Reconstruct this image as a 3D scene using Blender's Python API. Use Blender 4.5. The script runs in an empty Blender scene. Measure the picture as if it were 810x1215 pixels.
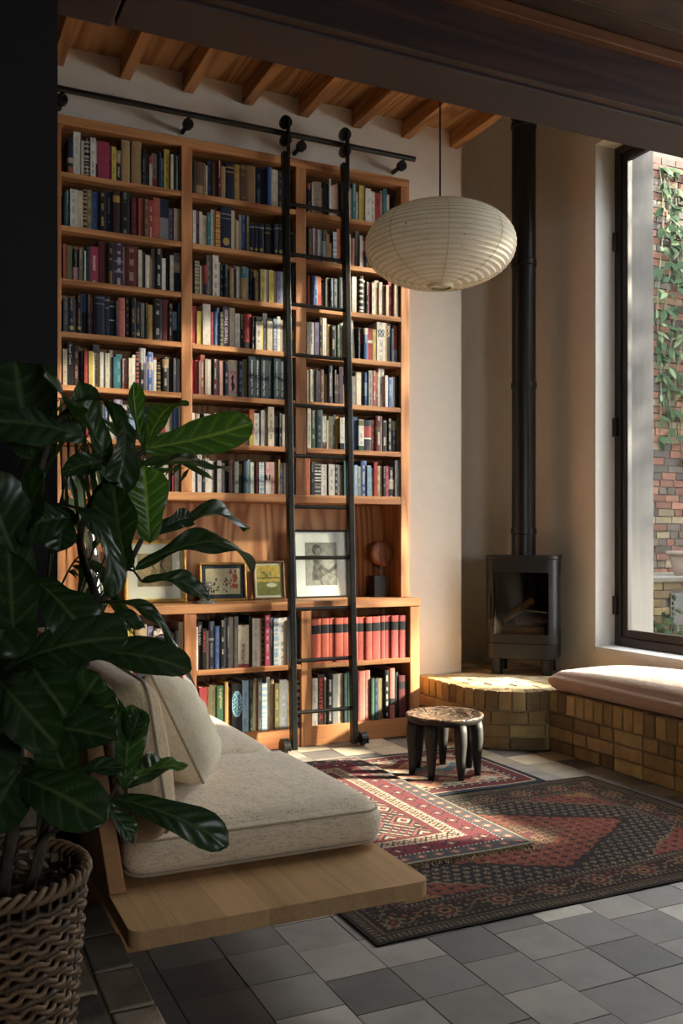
import bpy, bmesh, math, random
import numpy as np
from mathutils import Vector, Matrix

random.seed(7)
rng = np.random.default_rng(7)
SC = bpy.context.scene
COL = SC.collection
PI = math.pi

# ------------------------------------------------------------------ camera
EYE = 1.22
ANG = math.radians(25.1)
CA, SA = math.cos(ANG), math.sin(ANG)
FPX = 1100.0
cam = bpy.data.cameras.new('camera')
cam_o = bpy.data.objects.new('camera', cam)
COL.objects.link(cam_o)
cam_o.location = (0, 0, EYE)
cam_o.rotation_euler = (PI / 2, 0, -ANG)
cam.sensor_fit = 'AUTO'
cam.sensor_width = 36
cam.lens = FPX / 1215 * 36
cam.shift_y = 33.5 / 1215
cam.clip_start = 0.05
SC.camera = cam_o

# ------------------------------------------------------------------ light
vs = SC.view_settings
vs.view_transform = 'Standard'
vs.look = 'None'
vs.gamma = 1
vs.use_curve_mapping = False
vs.exposure = 0.12
SC.cycles.use_denoising = True
SC.cycles.max_bounces = 9
SC.cycles.diffuse_bounces = 6
SC.cycles.transparent_max_bounces = 16
SC.cycles.caustics_reflective = False
SC.cycles.caustics_refractive = False
SC.cycles.sample_clamp_indirect = 4.0

SUN_EL = math.radians(22)
SUN_AZ = (0.906, -0.424)                       # horizontal direction towards the sun
wd = bpy.data.worlds.new('sky')
SC.world = wd
wd.use_nodes = True
nt = wd.node_tree
nt.nodes.clear()
w_out = nt.nodes.new('ShaderNodeOutputWorld')
w_bg = nt.nodes.new('ShaderNodeBackground')
w_bg.inputs['Color'].default_value = (0.95, 0.965, 1.0, 1)
w_bg.inputs['Strength'].default_value = 17.0
nt.links.new(w_bg.outputs[0], w_out.inputs[0])

sun = bpy.data.lights.new('sun', 'SUN')
sun.energy = 38.0
sun.angle = math.radians(2.5)
sun.color = (1.0, 0.87, 0.68)
sun_o = bpy.data.objects.new('sun', sun)
COL.objects.link(sun_o)
sd = Vector((SUN_AZ[0] * math.cos(SUN_EL), SUN_AZ[1] * math.cos(SUN_EL), math.sin(SUN_EL)))
sun_o.rotation_euler = sd.to_track_quat('Z', 'Y').to_euler()
sun_o.location = (12, -2, 9)

WIN_X, WIN_Y0, WIN_Y1, WIN_Z0, WIN_Z1 = 4.155, 2.05, 4.71, 0.54, 3.76
# portal: guides the sampling of the real sky through the window opening, gives no light of its own
pl = bpy.data.lights.new('window_portal', 'AREA')
pl.shape = 'RECTANGLE'
pl.size = WIN_Y1 - WIN_Y0
pl.size_y = WIN_Z1 - WIN_Z0
pl.cycles.is_portal = True
pl_o = bpy.data.objects.new('window_portal', pl)
COL.objects.link(pl_o)
pl_o.location = (WIN_X + 0.10, (WIN_Y0 + WIN_Y1) / 2, (WIN_Z0 + WIN_Z1) / 2)
pl_o.rotation_euler = Vector((1, 0, 0)).to_track_quat('Z', 'Y').to_euler()

pl2 = bpy.data.lights.new('window_portal', 'AREA')  # portal of the added fill window behind the camera
pl2.shape = 'RECTANGLE'; pl2.size = 1.0; pl2.size_y = 1.0
pl2.cycles.is_portal = True
pl2_o = bpy.data.objects.new('window_portal', pl2)
COL.objects.link(pl2_o)
pl2_o.location = (1.15, -2.36, 1.6)
pl2_o.rotation_euler = Vector((0, -1, 0)).to_track_quat('Z', 'Y').to_euler()

# ------------------------------------------------------------------ helpers
def lin(h):
    h = h.lstrip('#')
    o = []
    for i in (0, 2, 4):
        v = int(h[i:i + 2], 16) / 255
        o.append(v / 12.92 if v <= 0.04045 else ((v + 0.055) / 1.055) ** 2.4)
    return tuple(o)

def P(u, v, f=None, X=None, Y=None, Z=None):
    """a point of the room on the sight line of the photograph's pixel, at a known depth or plane"""
    r = (u - 405) / FPX
    dx, dy, dz = SA + r * CA, CA - r * SA, (641 - v) / FPX
    if f is None:
        if Y is not None: f = Y / dy
        elif X is not None: f = X / dx
        else: f = (Z - EYE) / dz
    return Vector((dx * f, dy * f, EYE + dz * f))

def project(p):
    f = p[0] * SA + p[1] * CA
    r = p[0] * CA - p[1] * SA
    return 405 + FPX * r / f, 641 - FPX * (p[2] - EYE) / f, f

def new_mat(name):
    m = bpy.data.materials.new(name)
    m.use_nodes = True
    n = m.node_tree
    return m, n, n.nodes['Principled BSDF']

def node(n, t, **kw):
    x = n.nodes.new(t)
    for k, v in kw.items():
        setattr(x, k, v)
    return x

def ramp(n, fac, stops):
    r = n.nodes.new('ShaderNodeValToRGB')
    while len(r.color_ramp.elements) < len(stops):
        r.color_ramp.elements.new(0.5)
    for e, (p, c) in zip(r.color_ramp.elements, stops):
        e.position = p
        e.color = (c[0], c[1], c[2], 1)
    n.links.new(fac, r.inputs[0])
    return r

def coords(n, scale=(1, 1, 1), rnd=False, kind='Object'):
    tc = n.nodes.new('ShaderNodeTexCoord')
    mp = n.nodes.new('ShaderNodeMapping')
    mp.inputs['Scale'].default_value = scale
    n.links.new(tc.outputs[kind], mp.inputs[0])
    if rnd:
        oi = n.nodes.new('ShaderNodeObjectInfo')
        mu = n.nodes.new('ShaderNodeVectorMath')
        mu.operation = 'SCALE'
        mu.inputs[0].default_value = (17.3, 9.1, 13.7)
        n.links.new(oi.outputs['Random'], mu.inputs['Scale'])
        n.links.new(mu.outputs[0], mp.inputs['Location'])
    return mp.outputs[0]

def noise(n, vec, scale, detail=3, rough=0.55):
    x = n.nodes.new('ShaderNodeTexNoise')
    x.inputs['Scale'].default_value = scale
    x.inputs['Detail'].default_value = detail
    x.inputs['Roughness'].default_value = rough
    if vec is not None:
        n.links.new(vec, x.inputs['Vector'])
    return x.outputs['Fac']

def bump(n, b, h, strength=0.3, dist=0.01):
    x = n.nodes.new('ShaderNodeBump')
    x.inputs['Strength'].default_value = strength
    x.inputs['Distance'].default_value = dist
    n.links.new(h, x.inputs['Height'])
    n.links.new(x.outputs[0], b.inputs['Normal'])

def mix(n, fac, a, b, mode='MIX'):
    x = n.nodes.new('ShaderNodeMix')
    x.data_type = 'RGBA'
    x.blend_type = mode
    for sock, val in ((x.inputs['Factor'], fac), (x.inputs['A'], a), (x.inputs['B'], b)):
        if hasattr(val, 'is_linked') or hasattr(val, 'links'):
            n.links.new(val, sock)
        elif isinstance(val, (int, float)):
            sock.default_value = val
        else:
            sock.default_value = (val[0], val[1], val[2], 1)
    return x.outputs['Result']

def plain(name, hexcol, rough=0.6, metal=0.0, bumpy=0.0, bscale=40, var=0.0, spec=0.5):
    m, n, b = new_mat(name)
    c = lin(hexcol)
    b.inputs['Roughness'].default_value = rough
    b.inputs['Metallic'].default_value = metal
    b.inputs['Specular IOR Level'].default_value = spec
    v = coords(n)
    f = noise(n, v, bscale)
    d = tuple(x * (1 - var) for x in c)
    l = tuple(min(1, x * (1 + var)) for x in c)
    r = ramp(n, f, [(0.3, d), (0.7, l)])
    n.links.new(r.outputs[0], b.inputs['Base Color'])
    if bumpy:
        bump(n, b, f, bumpy)
    return m

def wood(name, light, dark, axis='x', scale=1.0, rough=0.5, ring=18.0):
    """sawn softwood: rings stretched along the grain axis, fine fibres, pore relief"""
    m, n, b = new_mat(name)
    sc = {'x': (0.55, 6, 6), 'y': (6, 0.55, 6), 'z': (6, 6, 0.55)}[axis]
    v = coords(n, tuple(k * scale for k in sc), rnd=True)
    f0 = noise(n, v, 0.9, 2, 0.5)
    mu = node(n, 'ShaderNodeMath', operation='MULTIPLY'); mu.inputs[1].default_value = ring * 2.4
    n.links.new(f0, mu.inputs[0])
    si = node(n, 'ShaderNodeMath', operation='SINE'); n.links.new(mu.outputs[0], si.inputs[0])
    mr = node(n, 'ShaderNodeMapRange'); mr.inputs['From Min'].default_value = -1
    n.links.new(si.outputs[0], mr.inputs['Value'])
    sc2 = {'x': (3, 90, 90), 'y': (90, 3, 90), 'z': (90, 90, 3)}[axis]
    f1 = noise(n, coords(n, tuple(k * scale for k in sc2), rnd=True), 1.0, 4, 0.6)
    c1 = ramp(n, mr.outputs[0], [(0.0, lin(light)), (0.72, tuple((a + c) / 2 for a, c in zip(lin(light), lin(dark)))), (1.0, lin(dark))])
    c2 = ramp(n, f1, [(0.3, (0.62, 0.60, 0.58)), (0.7, (1, 1, 1))])
    oi = n.nodes.new('ShaderNodeObjectInfo')
    c3 = ramp(n, oi.outputs['Random'], [(0, (0.86, 0.85, 0.84)), (1, (1.06, 1.05, 1.04))])
    o = mix(n, 0.55, c1.outputs[0], c2.outputs[0], 'MULTIPLY')
    o = mix(n, 1.0, o, c3.outputs[0], 'MULTIPLY')
    n.links.new(o, b.inputs['Base Color'])
    b.inputs['Roughness'].default_value = rough
    bump(n, b, f1, 0.12, 0.004)
    return m

def attr_mat(name, rough=0.8, bscale=0, bstr=0.2, attr='Col', spec=0.3, sheen=0.0):
    m, n, b = new_mat(name)
    a = n.nodes.new('ShaderNodeAttribute'); a.attribute_name = attr
    col = a.outputs['Color']
    b.inputs['Roughness'].default_value = rough
    b.inputs['Specular IOR Level'].default_value = spec
    if sheen: b.inputs['Sheen Weight'].default_value = sheen
    if bscale:
        f = noise(n, coords(n), bscale, 4)
        bump(n, b, f, bstr, 0.005)
        sh = ramp(n, f, [(0.3, (0.72, 0.72, 0.72)), (0.7, (1.1, 1.1, 1.1))])
        col = mix(n, 0.7, col, sh.outputs[0], 'MULTIPLY')
    n.links.new(col, b.inputs['Base Color'])
    return m

def objcolor_mat(name, rough=0.8, nscale=9.0, var=0.35, bstr=0.25, fine=70.0, spot=None):
    """colour of the single stone / brick from the object's own colour, with mottling and pitted relief"""
    m, n, b = new_mat(name)
    oi = n.nodes.new('ShaderNodeObjectInfo')
    v = coords(n, rnd=True)
    f = noise(n, v, nscale, 5, 0.6)
    g = noise(n, v, fine, 3, 0.7)
    sh = ramp(n, f, [(0.28, (1 - var,) * 3), (0.72, (1 + var * 0.6,) * 3)])
    o = mix(n, 1.0, oi.outputs['Color'], sh.outputs[0], 'MULTIPLY')
    if spot:
        sp = ramp(n, noise(n, v, nscale * 2.2, 4, 0.65), [(0.56, (0, 0, 0)), (0.66, (1, 1, 1))])
        o = mix(n, sp.outputs[0], o, lin(spot))
    n.links.new(o, b.inputs['Base Color'])
    b.inputs['Roughness'].default_value = rough
    ad = node(n, 'ShaderNodeMath', operation='ADD')
    n.links.new(f, ad.inputs[0]); n.links.new(g, ad.inputs[1])
    bump(n, b, ad.outputs[0], bstr, 0.006)
    return m

def cloth(name, hexcol, rough=0.95, scale=1.0, var=0.16, relief=0.35):
    m, n, b = new_mat(name)
    c = lin(hexcol)
    v = coords(n)
    w1 = noise(n, coords(n, (30 * scale, 210 * scale, 210 * scale)), 1, 2)
    w2 = noise(n, coords(n, (210 * scale, 30 * scale, 210 * scale)), 1, 2)
    ad = node(n, 'ShaderNodeMath', operation='ADD')
    n.links.new(w1, ad.inputs[0]); n.links.new(w2, ad.inputs[1])
    r = ramp(n, ad.outputs[0], [(0.75, tuple(x * (1 - var) for x in c)), (1.25, tuple(min(1, x * (1 + var)) for x in c))])
    big = ramp(n, noise(n, v, 6, 3), [(0.3, (0.93,) * 3), (0.7, (1.04,) * 3)])
    o = mix(n, 1.0, r.outputs[0], big.outputs[0], 'MULTIPLY')
    n.links.new(o, b.inputs['Base Color'])
    b.inputs['Roughness'].default_value = rough
    b.inputs['Specular IOR Level'].default_value = 0.2
    b.inputs['Sheen Weight'].default_value = 0.25
    bump(n, b, ad.outputs[0], relief, 0.003)
    b2 = n.nodes.new('ShaderNodeBump')                     # slack and creases of the stuffed cover
    b2.inputs['Strength'].default_value = 0.45; b2.inputs['Distance'].default_value = 0.03
    n.links.new(noise(n, v, 5.5, 4, 0.55), b2.inputs['Height'])
    fine = [l for l in n.links if l.to_socket == b.inputs['Normal']][0].from_node
    n.links.new(b2.outputs[0], fine.inputs['Normal'])
    return m

def glass_mat(name, tint=(0.96, 0.98, 0.97), ior=1.45, rough=0.0):
    """thin sheet of clear glass: lets light straight through, mirrors by Fresnel"""
    m, n, b = new_mat(name)
    n.nodes.remove(b)
    out = n.nodes['Material Output']
    t = node(n, 'ShaderNodeBsdfTransparent'); t.inputs[0].default_value = (*tint, 1)
    g = node(n, 'ShaderNodeBsdfGlossy'); g.inputs['Roughness'].default_value = rough
    lw = node(n, 'ShaderNodeLayerWeight'); lw.inputs['Blend'].default_value = 0.5
    pw = node(n, 'ShaderNodeMath', operation='POWER'); pw.inputs[1].default_value = 5.0
    n.links.new(lw.outputs['Facing'], pw.inputs[0])
    r0 = ((ior - 1) / (ior + 1)) ** 2
    fr = node(n, 'ShaderNodeMath', operation='MULTIPLY_ADD'); fr.inputs[1].default_value = 1 - r0; fr.inputs[2].default_value = r0
    n.links.new(pw.outputs[0], fr.inputs[0])
    ms = node(n, 'ShaderNodeMixShader')
    n.links.new(fr.outputs[0], ms.inputs[0]); n.links.new(t.outputs[0], ms.inputs[1]); n.links.new(g.outputs[0], ms.inputs[2])
    n.links.new(ms.outputs[0], out.inputs['Surface'])
    return m

def tag(o, label=None, cat=None, group=None, kind=None):
    if label: o['label'] = label
    if cat: o['category'] = cat
    if group: o['group'] = group
    if kind: o['kind'] = kind
    return o

def thing(name, label=None, cat=None, loc=(0, 0, 0), rotz=0.0, group=None, kind=None):
    o = bpy.data.objects.new(name, None)
    o.empty_display_size = 0.05
    COL.objects.link(o)
    o.location = loc
    o.rotation_euler = (0, 0, rotz)
    return tag(o, label, cat, group, kind)

class G:
    """collects faces and links them as ONE mesh object"""
    def __init__(s):
        s.v, s.f = [], []
    def add(s, vs_, fs_):
        k = len(s.v)
        s.v += [tuple(p) for p in vs_]
        s.f += [tuple(i + k for i in f) for f in fs_]
        return s
    def box(s, x0, x1, y0, y1, z0, z1, M=None):
        vv = [Vector((x, y, z)) for z in (z0, z1) for y in (y0, y1) for x in (x0, x1)]
        if M is not None: vv = [M @ p for p in vv]
        return s.add(vv, [(0, 2, 3, 1), (4, 5, 7, 6), (0, 1, 5, 4), (2, 6, 7, 3), (0, 4, 6, 2), (1, 3, 7, 5)])
    def prism(s, poly, z0, z1):
        n = len(poly)
        vv = [(x, y, z0) for x, y in poly] + [(x, y, z1) for x, y in poly]
        return s.add(vv, [tuple(range(n))[::-1], tuple(range(n, 2 * n))] + [(i, (i + 1) % n, n + (i + 1) % n, n + i) for i in range(n)])
    def tube(s, pts, rad, n=8, cap=True, closed=False):
        pts = [Vector(p) for p in pts]
        rads = rad if isinstance(rad, (list, tuple)) else [rad] * len(pts)
        m = len(pts)
        vv, ff = [], []
        up = None
        for i, p in enumerate(pts):
            if closed: t = pts[(i + 1) % m] - pts[i - 1]
            else: t = pts[min(i + 1, m - 1)] - pts[max(i - 1, 0)]
            t.normalize()
            if up is None:
                up = Vector((0, 0, 1)) if abs(t.z) < 0.9 else Vector((1, 0, 0))
            a = (up - t * up.dot(t)).normalized()
            b = t.cross(a)
            up = a
            for k in range(n):
                th = 2 * PI * k / n
                vv.append(p + (a * math.cos(th) + b * math.sin(th)) * rads[i])
        for i in range(m if closed else m - 1):
            for k in range(n):
                j, l = (i + 1) % m, (k + 1) % n
                ff.append((i * n + k, i * n + l, j * n + l, j * n + k))
        if cap and not closed:
            ff.append(tuple(range(n))[::-1]); ff.append(tuple((m - 1) * n + k for k in range(n)))
        return s.add(vv, ff)
    def lathe(s, prof, n=32, c=(0, 0, 0), cap=True):
        vv, ff = [], []
        for r, z in prof:
            for k in range(n):
                th = 2 * PI * k / n
                vv.append((c[0] + r * math.cos(th), c[1] + r * math.sin(th), c[2] + z))
        for i in range(len(prof) - 1):
            for k in range(n):
                l = (k + 1) % n
                ff.append((i * n + k, i * n + l, (i + 1) * n + l, (i + 1) * n + k))
        if cap:
            ff.append(tuple(range(n))[::-1]); ff.append(tuple((len(prof) - 1) * n + k for k in range(n)))
        return s.add(vv, ff)
    def grid(s, pts, nu, nv):
        ff = [(i * nv + j, (i + 1) * nv + j, (i + 1) * nv + j + 1, i * nv + j + 1) for i in range(nu - 1) for j in range(nv - 1)]
        return s.add(pts, ff)
    def xform(s, M):
        s.v = [tuple(M @ Vector(p)) for p in s.v]
        return s
    def build(s, name, mat, parent=None, bevel=0.0, smooth=False, local=False, label=None, kind=None, color=None, origin=None):
        me = bpy.data.meshes.new(name)
        vv = s.v
        off = Vector((0, 0, 0))
        if origin is not None:
            off = Vector(origin)
        elif parent is not None and not local:
            off = parent.location
        if off.length > 0:
            vv = [(p[0] - off.x, p[1] - off.y, p[2] - off.z) for p in vv]
        me.from_pydata(vv, [], s.f)
        me.materials.append(mat)
        if smooth:
            me.polygons.foreach_set('use_smooth', [True] * len(me.polygons))
        o = bpy.data.objects.new(name, me)
        COL.objects.link(o)
        if origin is not None:
            o.location = off - (parent.location if parent is not None and not local else Vector((0, 0, 0)))
        if parent is not None: o.parent = parent
        if bevel:
            b = o.modifiers.new('bevel', 'BEVEL'); b.width = bevel; b.segments = 2; b.limit_method = 'ANGLE'
        if color is not None: o.color = (*color, 1)
        tag(o, label=label, kind=kind)
        return o

def bx(name, mat, parent, x0, x1, y0, y1, z0, z1, bevel=0.003, **kw):
    return G().box(x0, x1, y0, y1, z0, z1).build(name, mat, parent, bevel=bevel, **kw)

def auto_smooth(o, deg=40):
    me = o.data
    me.polygons.foreach_set('use_smooth', [True] * len(me.polygons))
    try:
        me.set_sharp_from_angle(angle=math.radians(deg))
    except Exception:
        pass
    return o

def color_grid(name, mat, parent, W, H, nx, ny, colfn, zfn=None, M=None, thick=0.0, label=None, kind=None):
    """flat sheet woven / printed in colours: W x H metres, one colour per small cell corner"""
    xs = np.linspace(0, W, nx); ys = np.linspace(0, H, ny)
    Xg, Yg = np.meshgrid(xs, ys, indexing='ij')
    Zg = zfn(Xg, Yg) if zfn is not None else np.zeros_like(Xg)
    co = np.stack([Xg, Yg, Zg], -1).reshape(-1, 3)
    if M is not None:
        co = co @ np.array(M.to_3x3()).T + np.array(M.translation)
    i = np.arange(nx - 1)[:, None] * ny + np.arange(ny - 1)[None, :]
    q = np.stack([i, i + ny, i + ny + 1, i + 1], -1).reshape(-1, 4)
    n0 = len(co)
    cols = np.clip(colfn(Xg, Yg), 0, 1).reshape(-1, 3)
    me = bpy.data.meshes.new(name)
    if thick:
        per = [(k, 0) for k in range(nx)] + [(nx - 1, k) for k in range(1, ny)] + [(k, ny - 1) for k in range(nx - 2, -1, -1)] + [(0, k) for k in range(ny - 2, 0, -1)]
        idx = np.array([a * ny + b for a, b in per])
        low = co[idx].copy(); low[:, 2] -= thick
        co = np.vstack([co, low]); cols = np.vstack([cols, cols[idx] * 0.6])
        m = len(idx)
        j = np.arange(m)
        side = np.stack([idx[j], n0 + j, n0 + (j + 1) % m, idx[(j + 1) % m]], -1)[:, ::-1]
        q = np.vstack([q, side])
    me.vertices.add(len(co)); me.vertices.foreach_set('co', co.astype(np.float32).ravel())
    me.loops.add(q.size); me.loops.foreach_set('vertex_index', q.astype(np.int32).ravel())
    me.polygons.add(len(q)); me.polygons.foreach_set('loop_start', np.arange(len(q), dtype=np.int32) * 4)
    me.update(calc_edges=True)
    a = me.color_attributes.new('Col', 'FLOAT_COLOR', 'POINT')
    a.data.foreach_set('color', np.hstack([cols, np.ones((len(cols), 1))]).astype(np.float32).ravel())
    me.materials.append(mat)
    me.polygons.foreach_set('use_smooth', [True] * len(me.polygons))
    o = bpy.data.objects.new(name, me)
    COL.objects.link(o)
    if parent is not None: o.parent = parent
    tag(o, label=label, kind=kind)
    return o

def srgb(*h):
    return [np.array(lin(x)) for x in h]

# ------------------------------------------------------------------ materials
M_fir_x = wood('fir_along_x', '#c78f5c', '#996238', 'x')
M_fir_z = wood('fir_along_z', '#c58a59', '#9b643b', 'z')
M_fir_y = wood('fir_along_y', '#c68d58', '#94602f', 'y')
M_ply = wood('fir_plywood_upright', '#cb9562', '#94592e', 'z', 0.55, 0.5, 38)
M_plyc = wood('fir_plywood_ceiling', '#d0a068', '#9c6838', 'y', 0.55, 0.55, 38)
M_oak = wood('oak_boards', '#ba9468', '#9c764a', 'y', 1.0, 0.5, 4)
M_oakz = wood('oak_upright', '#a87a4e', '#86592f', 'x', 1.0, 0.55, 4)
M_darkbeam = wood('dark_stained_beam', '#4a2b20', '#2c1812', 'x', 1.0, 0.6)
M_soffit = plain('purple_brown_painted_soffit', '#31201f', 0.6, var=0.15, bscale=3)
M_plaster = plain('cream_plaster', '#e3dbcd', 0.9, bumpy=0.06, bscale=14, var=0.025, spec=0.2)
M_white = plain('white_painted_reveal', '#dcdad6', 0.75, bumpy=0.04, bscale=20, var=0.02, spec=0.3)
M_dark_wall = plain('aubergine_painted_wall', '#170f14', 0.85, var=0.08, bscale=4)
M_black = plain('black_painted_steel', '#0f0f10', 0.42, var=0.2, bscale=30, bumpy=0.05)
M_ladder = plain('blackened_steel', '#1b1b19', 0.38, metal=0.6, var=0.4, bscale=18, bumpy=0.08)
M_stove = plain('black_stove_enamel', '#0c0c0b', 0.5, var=0.12, bscale=50, bumpy=0.03)
M_flue = plain('black_flue_enamel', '#121315', 0.36, var=0.12, bscale=30)
M_frame_bronze = plain('dark_bronze_window_frame', '#1c1512', 0.4, var=0.15, bscale=20)
M_mortar = plain('grey_lime_mortar', '#7d705c', 0.95, bumpy=0.4, bscale=60, var=0.25)
M_mortar_light = plain('pale_lime_mortar', '#a89878', 0.95, bumpy=0.4, bscale=60, var=0.2)
M_mortar_dark = plain('dark_mortar', '#55504a', 0.95, bumpy=0.4, bscale=60, var=0.25)
M_brick = objcolor_mat('stock_brick', 0.9, 12, 0.3, 0.45, 90)
M_tile = objcolor_mat('limestone_tile', 0.62, 7, 0.22, 0.12, 60)
M_linen = cloth('oatmeal_linen_weave', '#b39c7e')
M_linen_seat = cloth('grey_linen_weave', '#cbb9a1', var=0.2)
M_pillow = cloth('pale_linen', '#dccdb1', scale=1.3, var=0.08, relief=0.2)
M_bench_cloth = cloth('taupe_wool', '#a98f7c', scale=1.2, var=0.1)
M_piping = cloth('linen_piping', '#a3907a')
M_pane = glass_mat('window_glass')
M_pages = plain('book_pages', '#cbbd9c', 0.9, var=0.15, bscale=200)
M_gold = plain('antique_gold', '#a98343', 0.38, metal=0.75, var=0.3, bscale=40)
M_goldflat = plain('gilt_stamp', '#b39a5a', 0.5, metal=0.3, var=0.1)
M_concrete = wood('board_marked_concrete', '#48484b', '#3f3e3e', 'z', 1.0, 0.85, 3)
# ------------------------------------------------------------------ the setting
BACK_Y, NICHE_Y, WALL_X = 5.27, 5.80, 4.0
REC_Y, COR_X = 5.40, 3.352                               # back of the recess the bookcase stands in; outer corner of the wall
CEIL_Z = 3.925

def struct(name, g, mat, parent=None, **kw):
    o = g.build(name, mat, parent, **kw)
    if parent is None: o['kind'] = 'structure'
    return o

# floor: a mortar bed carrying limestone tiles, each its own stone
floor = thing('floor', loc=(0, 0, 0)); floor['kind'] = 'structure'
G().box(0.509, 4.2, -2.3, 6.0, -0.12, -0.006).build('mortar_bed', M_mortar_dark, floor)
RUGS = {'A': (1.275, 3.19, 2.47, 3.77), 'B': (1.20, 2.25, 3.0, 4.62), 'C': (1.9, 2.92, 3.6, 4.635)}
tile_tones = ['#7a736c', '#645f5b', '#8b837a', '#55504d', '#6e6862', '#a39a8e', '#756d66', '#5e5853', '#827b74', '#69635c']
tile_warm = ['#b8a88c', '#a39882', '#8d8474', '#c2b8a4', '#9a8d78']
TP = 0.2
tmesh = []
for k in range(5):
    r_ = random.Random(k)
    g = G().box(-0.0986, 0.0986, -0.0986, 0.0986, -0.02, 0)
    g.v[4:] = [(x * (0.993 + r_.random() * 0.007), y * (0.993 + r_.random() * 0.007), z) for x, y, z in g.v[4:]]
    me = bpy.data.meshes.new('floor_tile'); me.from_pydata(g.v, [], g.f); me.materials.append(M_tile)
    tmesh.append(me)
def hearth_front(x, y):
    """true where the brick bench and hearth stand"""
    return x > 3.36 and y < 4.76 or (x > 3.0 and y > 4.76) or ((x - 3.4) ** 2 + (y - 4.76) ** 2 < 0.39 ** 2)
ntile = 0
for i in range(1, 18):
    xc = 1.044 - TP / 2 + TP * (i - 3)
    offy = 2.538 + (0.13 * ((i * 7) % 5) / 2 if i != 4 else 0)
    for j in range(-8, 15):
        yc = offy + TP * j - TP / 2
        u, v, f = project((xc, yc, 0))
        if f < 1.2 or yc > 5.05 or u < 60 or u > 1130 or v > 1330: continue
        if xc < 0.53 or hearth_front(xc + 0.05, yc) and hearth_front(xc - 0.1, yc): continue
        hid = any(a + 0.1 < xc < b - 0.1 and c + 0.1 < yc < d - 0.1 for a, b, c, d in RUGS.values())
        hid = hid or (xc < 1.3 and 2.9 < yc < 4.3)
        if hid: continue
        o = bpy.data.objects.new('floor_tile', tmesh[ntile % 5]); COL.objects.link(o)
        o.parent = floor
        o.location = (xc, yc, random.uniform(-0.0008, 0.0012))
        rr = random.Random(i * 57 + j * 13 + 5)
        c = lin(rr.choice(tile_tones if (yc < 3.3 or rr.random() < 0.3) else tile_warm + tile_tones[:3]))
        k = 0.9 + 0.25 * rr.random()
        o.color = (c[0] * k, c[1] * k, c[2] * k, 1)
        ntile += 1

# raised brick floor on the camera's side; its stretchers run towards the bookcase
BZ = 0.17
step = thing('floor', loc=(0, 0, 0)); step['kind'] = 'structure'
G().box(-2.6, 0.508, -2.2, 2.98, -0.1, BZ - 0.008).box(0.15, 0.508, 2.98, BACK_Y - 0.001, -0.1, BZ - 0.008).build('mortar_bed', M_mortar, step)
stones = ['#8f8577', '#7c7266', '#9b9080', '#857a6b', '#a3927c', '#70685e']
for ix in range(5):
    x1 = 0.512 - ix * 0.112
    for iy in range(11):
        y0 = 0.83 + iy * 0.21 + (0.105 if ix % 2 else 0) - (0.1 if ix > 1 else 0)
        if y0 + 0.2 > 2.72 and ix == 0: continue
        if y0 + 0.2 > 2.95: continue
        g = G().box(x1 - 0.1, x1, y0, y0 + 0.198, BZ - 0.06, BZ)
        g.v = [(x + random.uniform(-0.004, 0.004), y + random.uniform(-0.004, 0.004), z + (random.uniform(-0.003, 0.003) if z > BZ - 0.01 else 0)) for x, y, z in g.v]
        c = lin(random.choice(stones))
        g.build('brick', M_brick, step, bevel=0.006, color=c, origin=(x1 - 0.05, y0 + 0.1, BZ))

# back wall behind the bookcase, niche wall, window wall
struct('wall_back', G().box(0.15, 2.9115, BACK_Y, BACK_Y + 0.45, 3.5055, 4.7).box(2.9115, COR_X, BACK_Y, NICHE_Y + 0.3, -0.1, 4.7)
       .box(2.8815, 2.9115, BACK_Y, BACK_Y + 0.45, 0.861, 3.5055).box(0.15, 0.654, BACK_Y, BACK_Y + 0.45, -0.1, 3.5055), M_plaster)
struct('wall_back', G().box(0.655, 2.911, REC_Y, REC_Y + 0.3, -0.1, 3.505), M_plaster)
prof = [(COR_X - 0.02, NICHE_Y), (3.72, NICHE_Y)]
for k in range(0, 13):                                   # plaster sweeps round the corner in one curve
    a = PI / 2 - k / 12 * PI / 2
    prof.append((3.72 + 0.28 * math.cos(a), NICHE_Y - 0.28 + 0.28 * math.sin(a)))
prof.append((WALL_X, WIN_Y1))
pc = prof[1:-1]
g = G().prism((pc + [(WALL_X + 0.32, NICHE_Y - 0.28), (WALL_X + 0.32, NICHE_Y + 0.3), (3.72, NICHE_Y + 0.3)])[::-1], -0.1, 4.7)
auto_smooth(struct('wall_corner', g, M_plaster), 30)
struct('wall_back', G().box(COR_X - 0.02, 3.7195, NICHE_Y, NICHE_Y + 0.3, -0.1, 4.7), M_plaster)
struct('wall_right', G().box(WALL_X, WALL_X + 0.32, WIN_Y1, NICHE_Y - 0.2805, -0.1, 4.7), M_plaster)
g = G().box(WALL_X, WALL_X + 0.32, WIN_Y0, WIN_Y1, -0.1, WIN_Z0 - 0.035)          # below the sill
struct('wall_right', g, M_plaster)
g = G().box(WALL_X, WALL_X + 0.32, -2.2, WIN_Y0, -0.1, 4.7).box(WALL_X, WALL_X + 0.32, WIN_Y0, WIN_Y1, WIN_Z1, 4.7)
struct('wall_right', g, M_plaster)
struct('trim_1', G().box(WALL_X + 0.001, WIN_X + 0.02, WIN_Y1 - 0.012, WIN_Y1 - 0.001, WIN_Z0, WIN_Z1), M_white)   # painted reveal
struct('trim_2', G().box(WALL_X - 0.006, WIN_X + 0.02, WIN_Y0, WIN_Y1 - 0.013, WIN_Z0 - 0.034, WIN_Z0), M_white, bevel=0.004)   # sill

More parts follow.
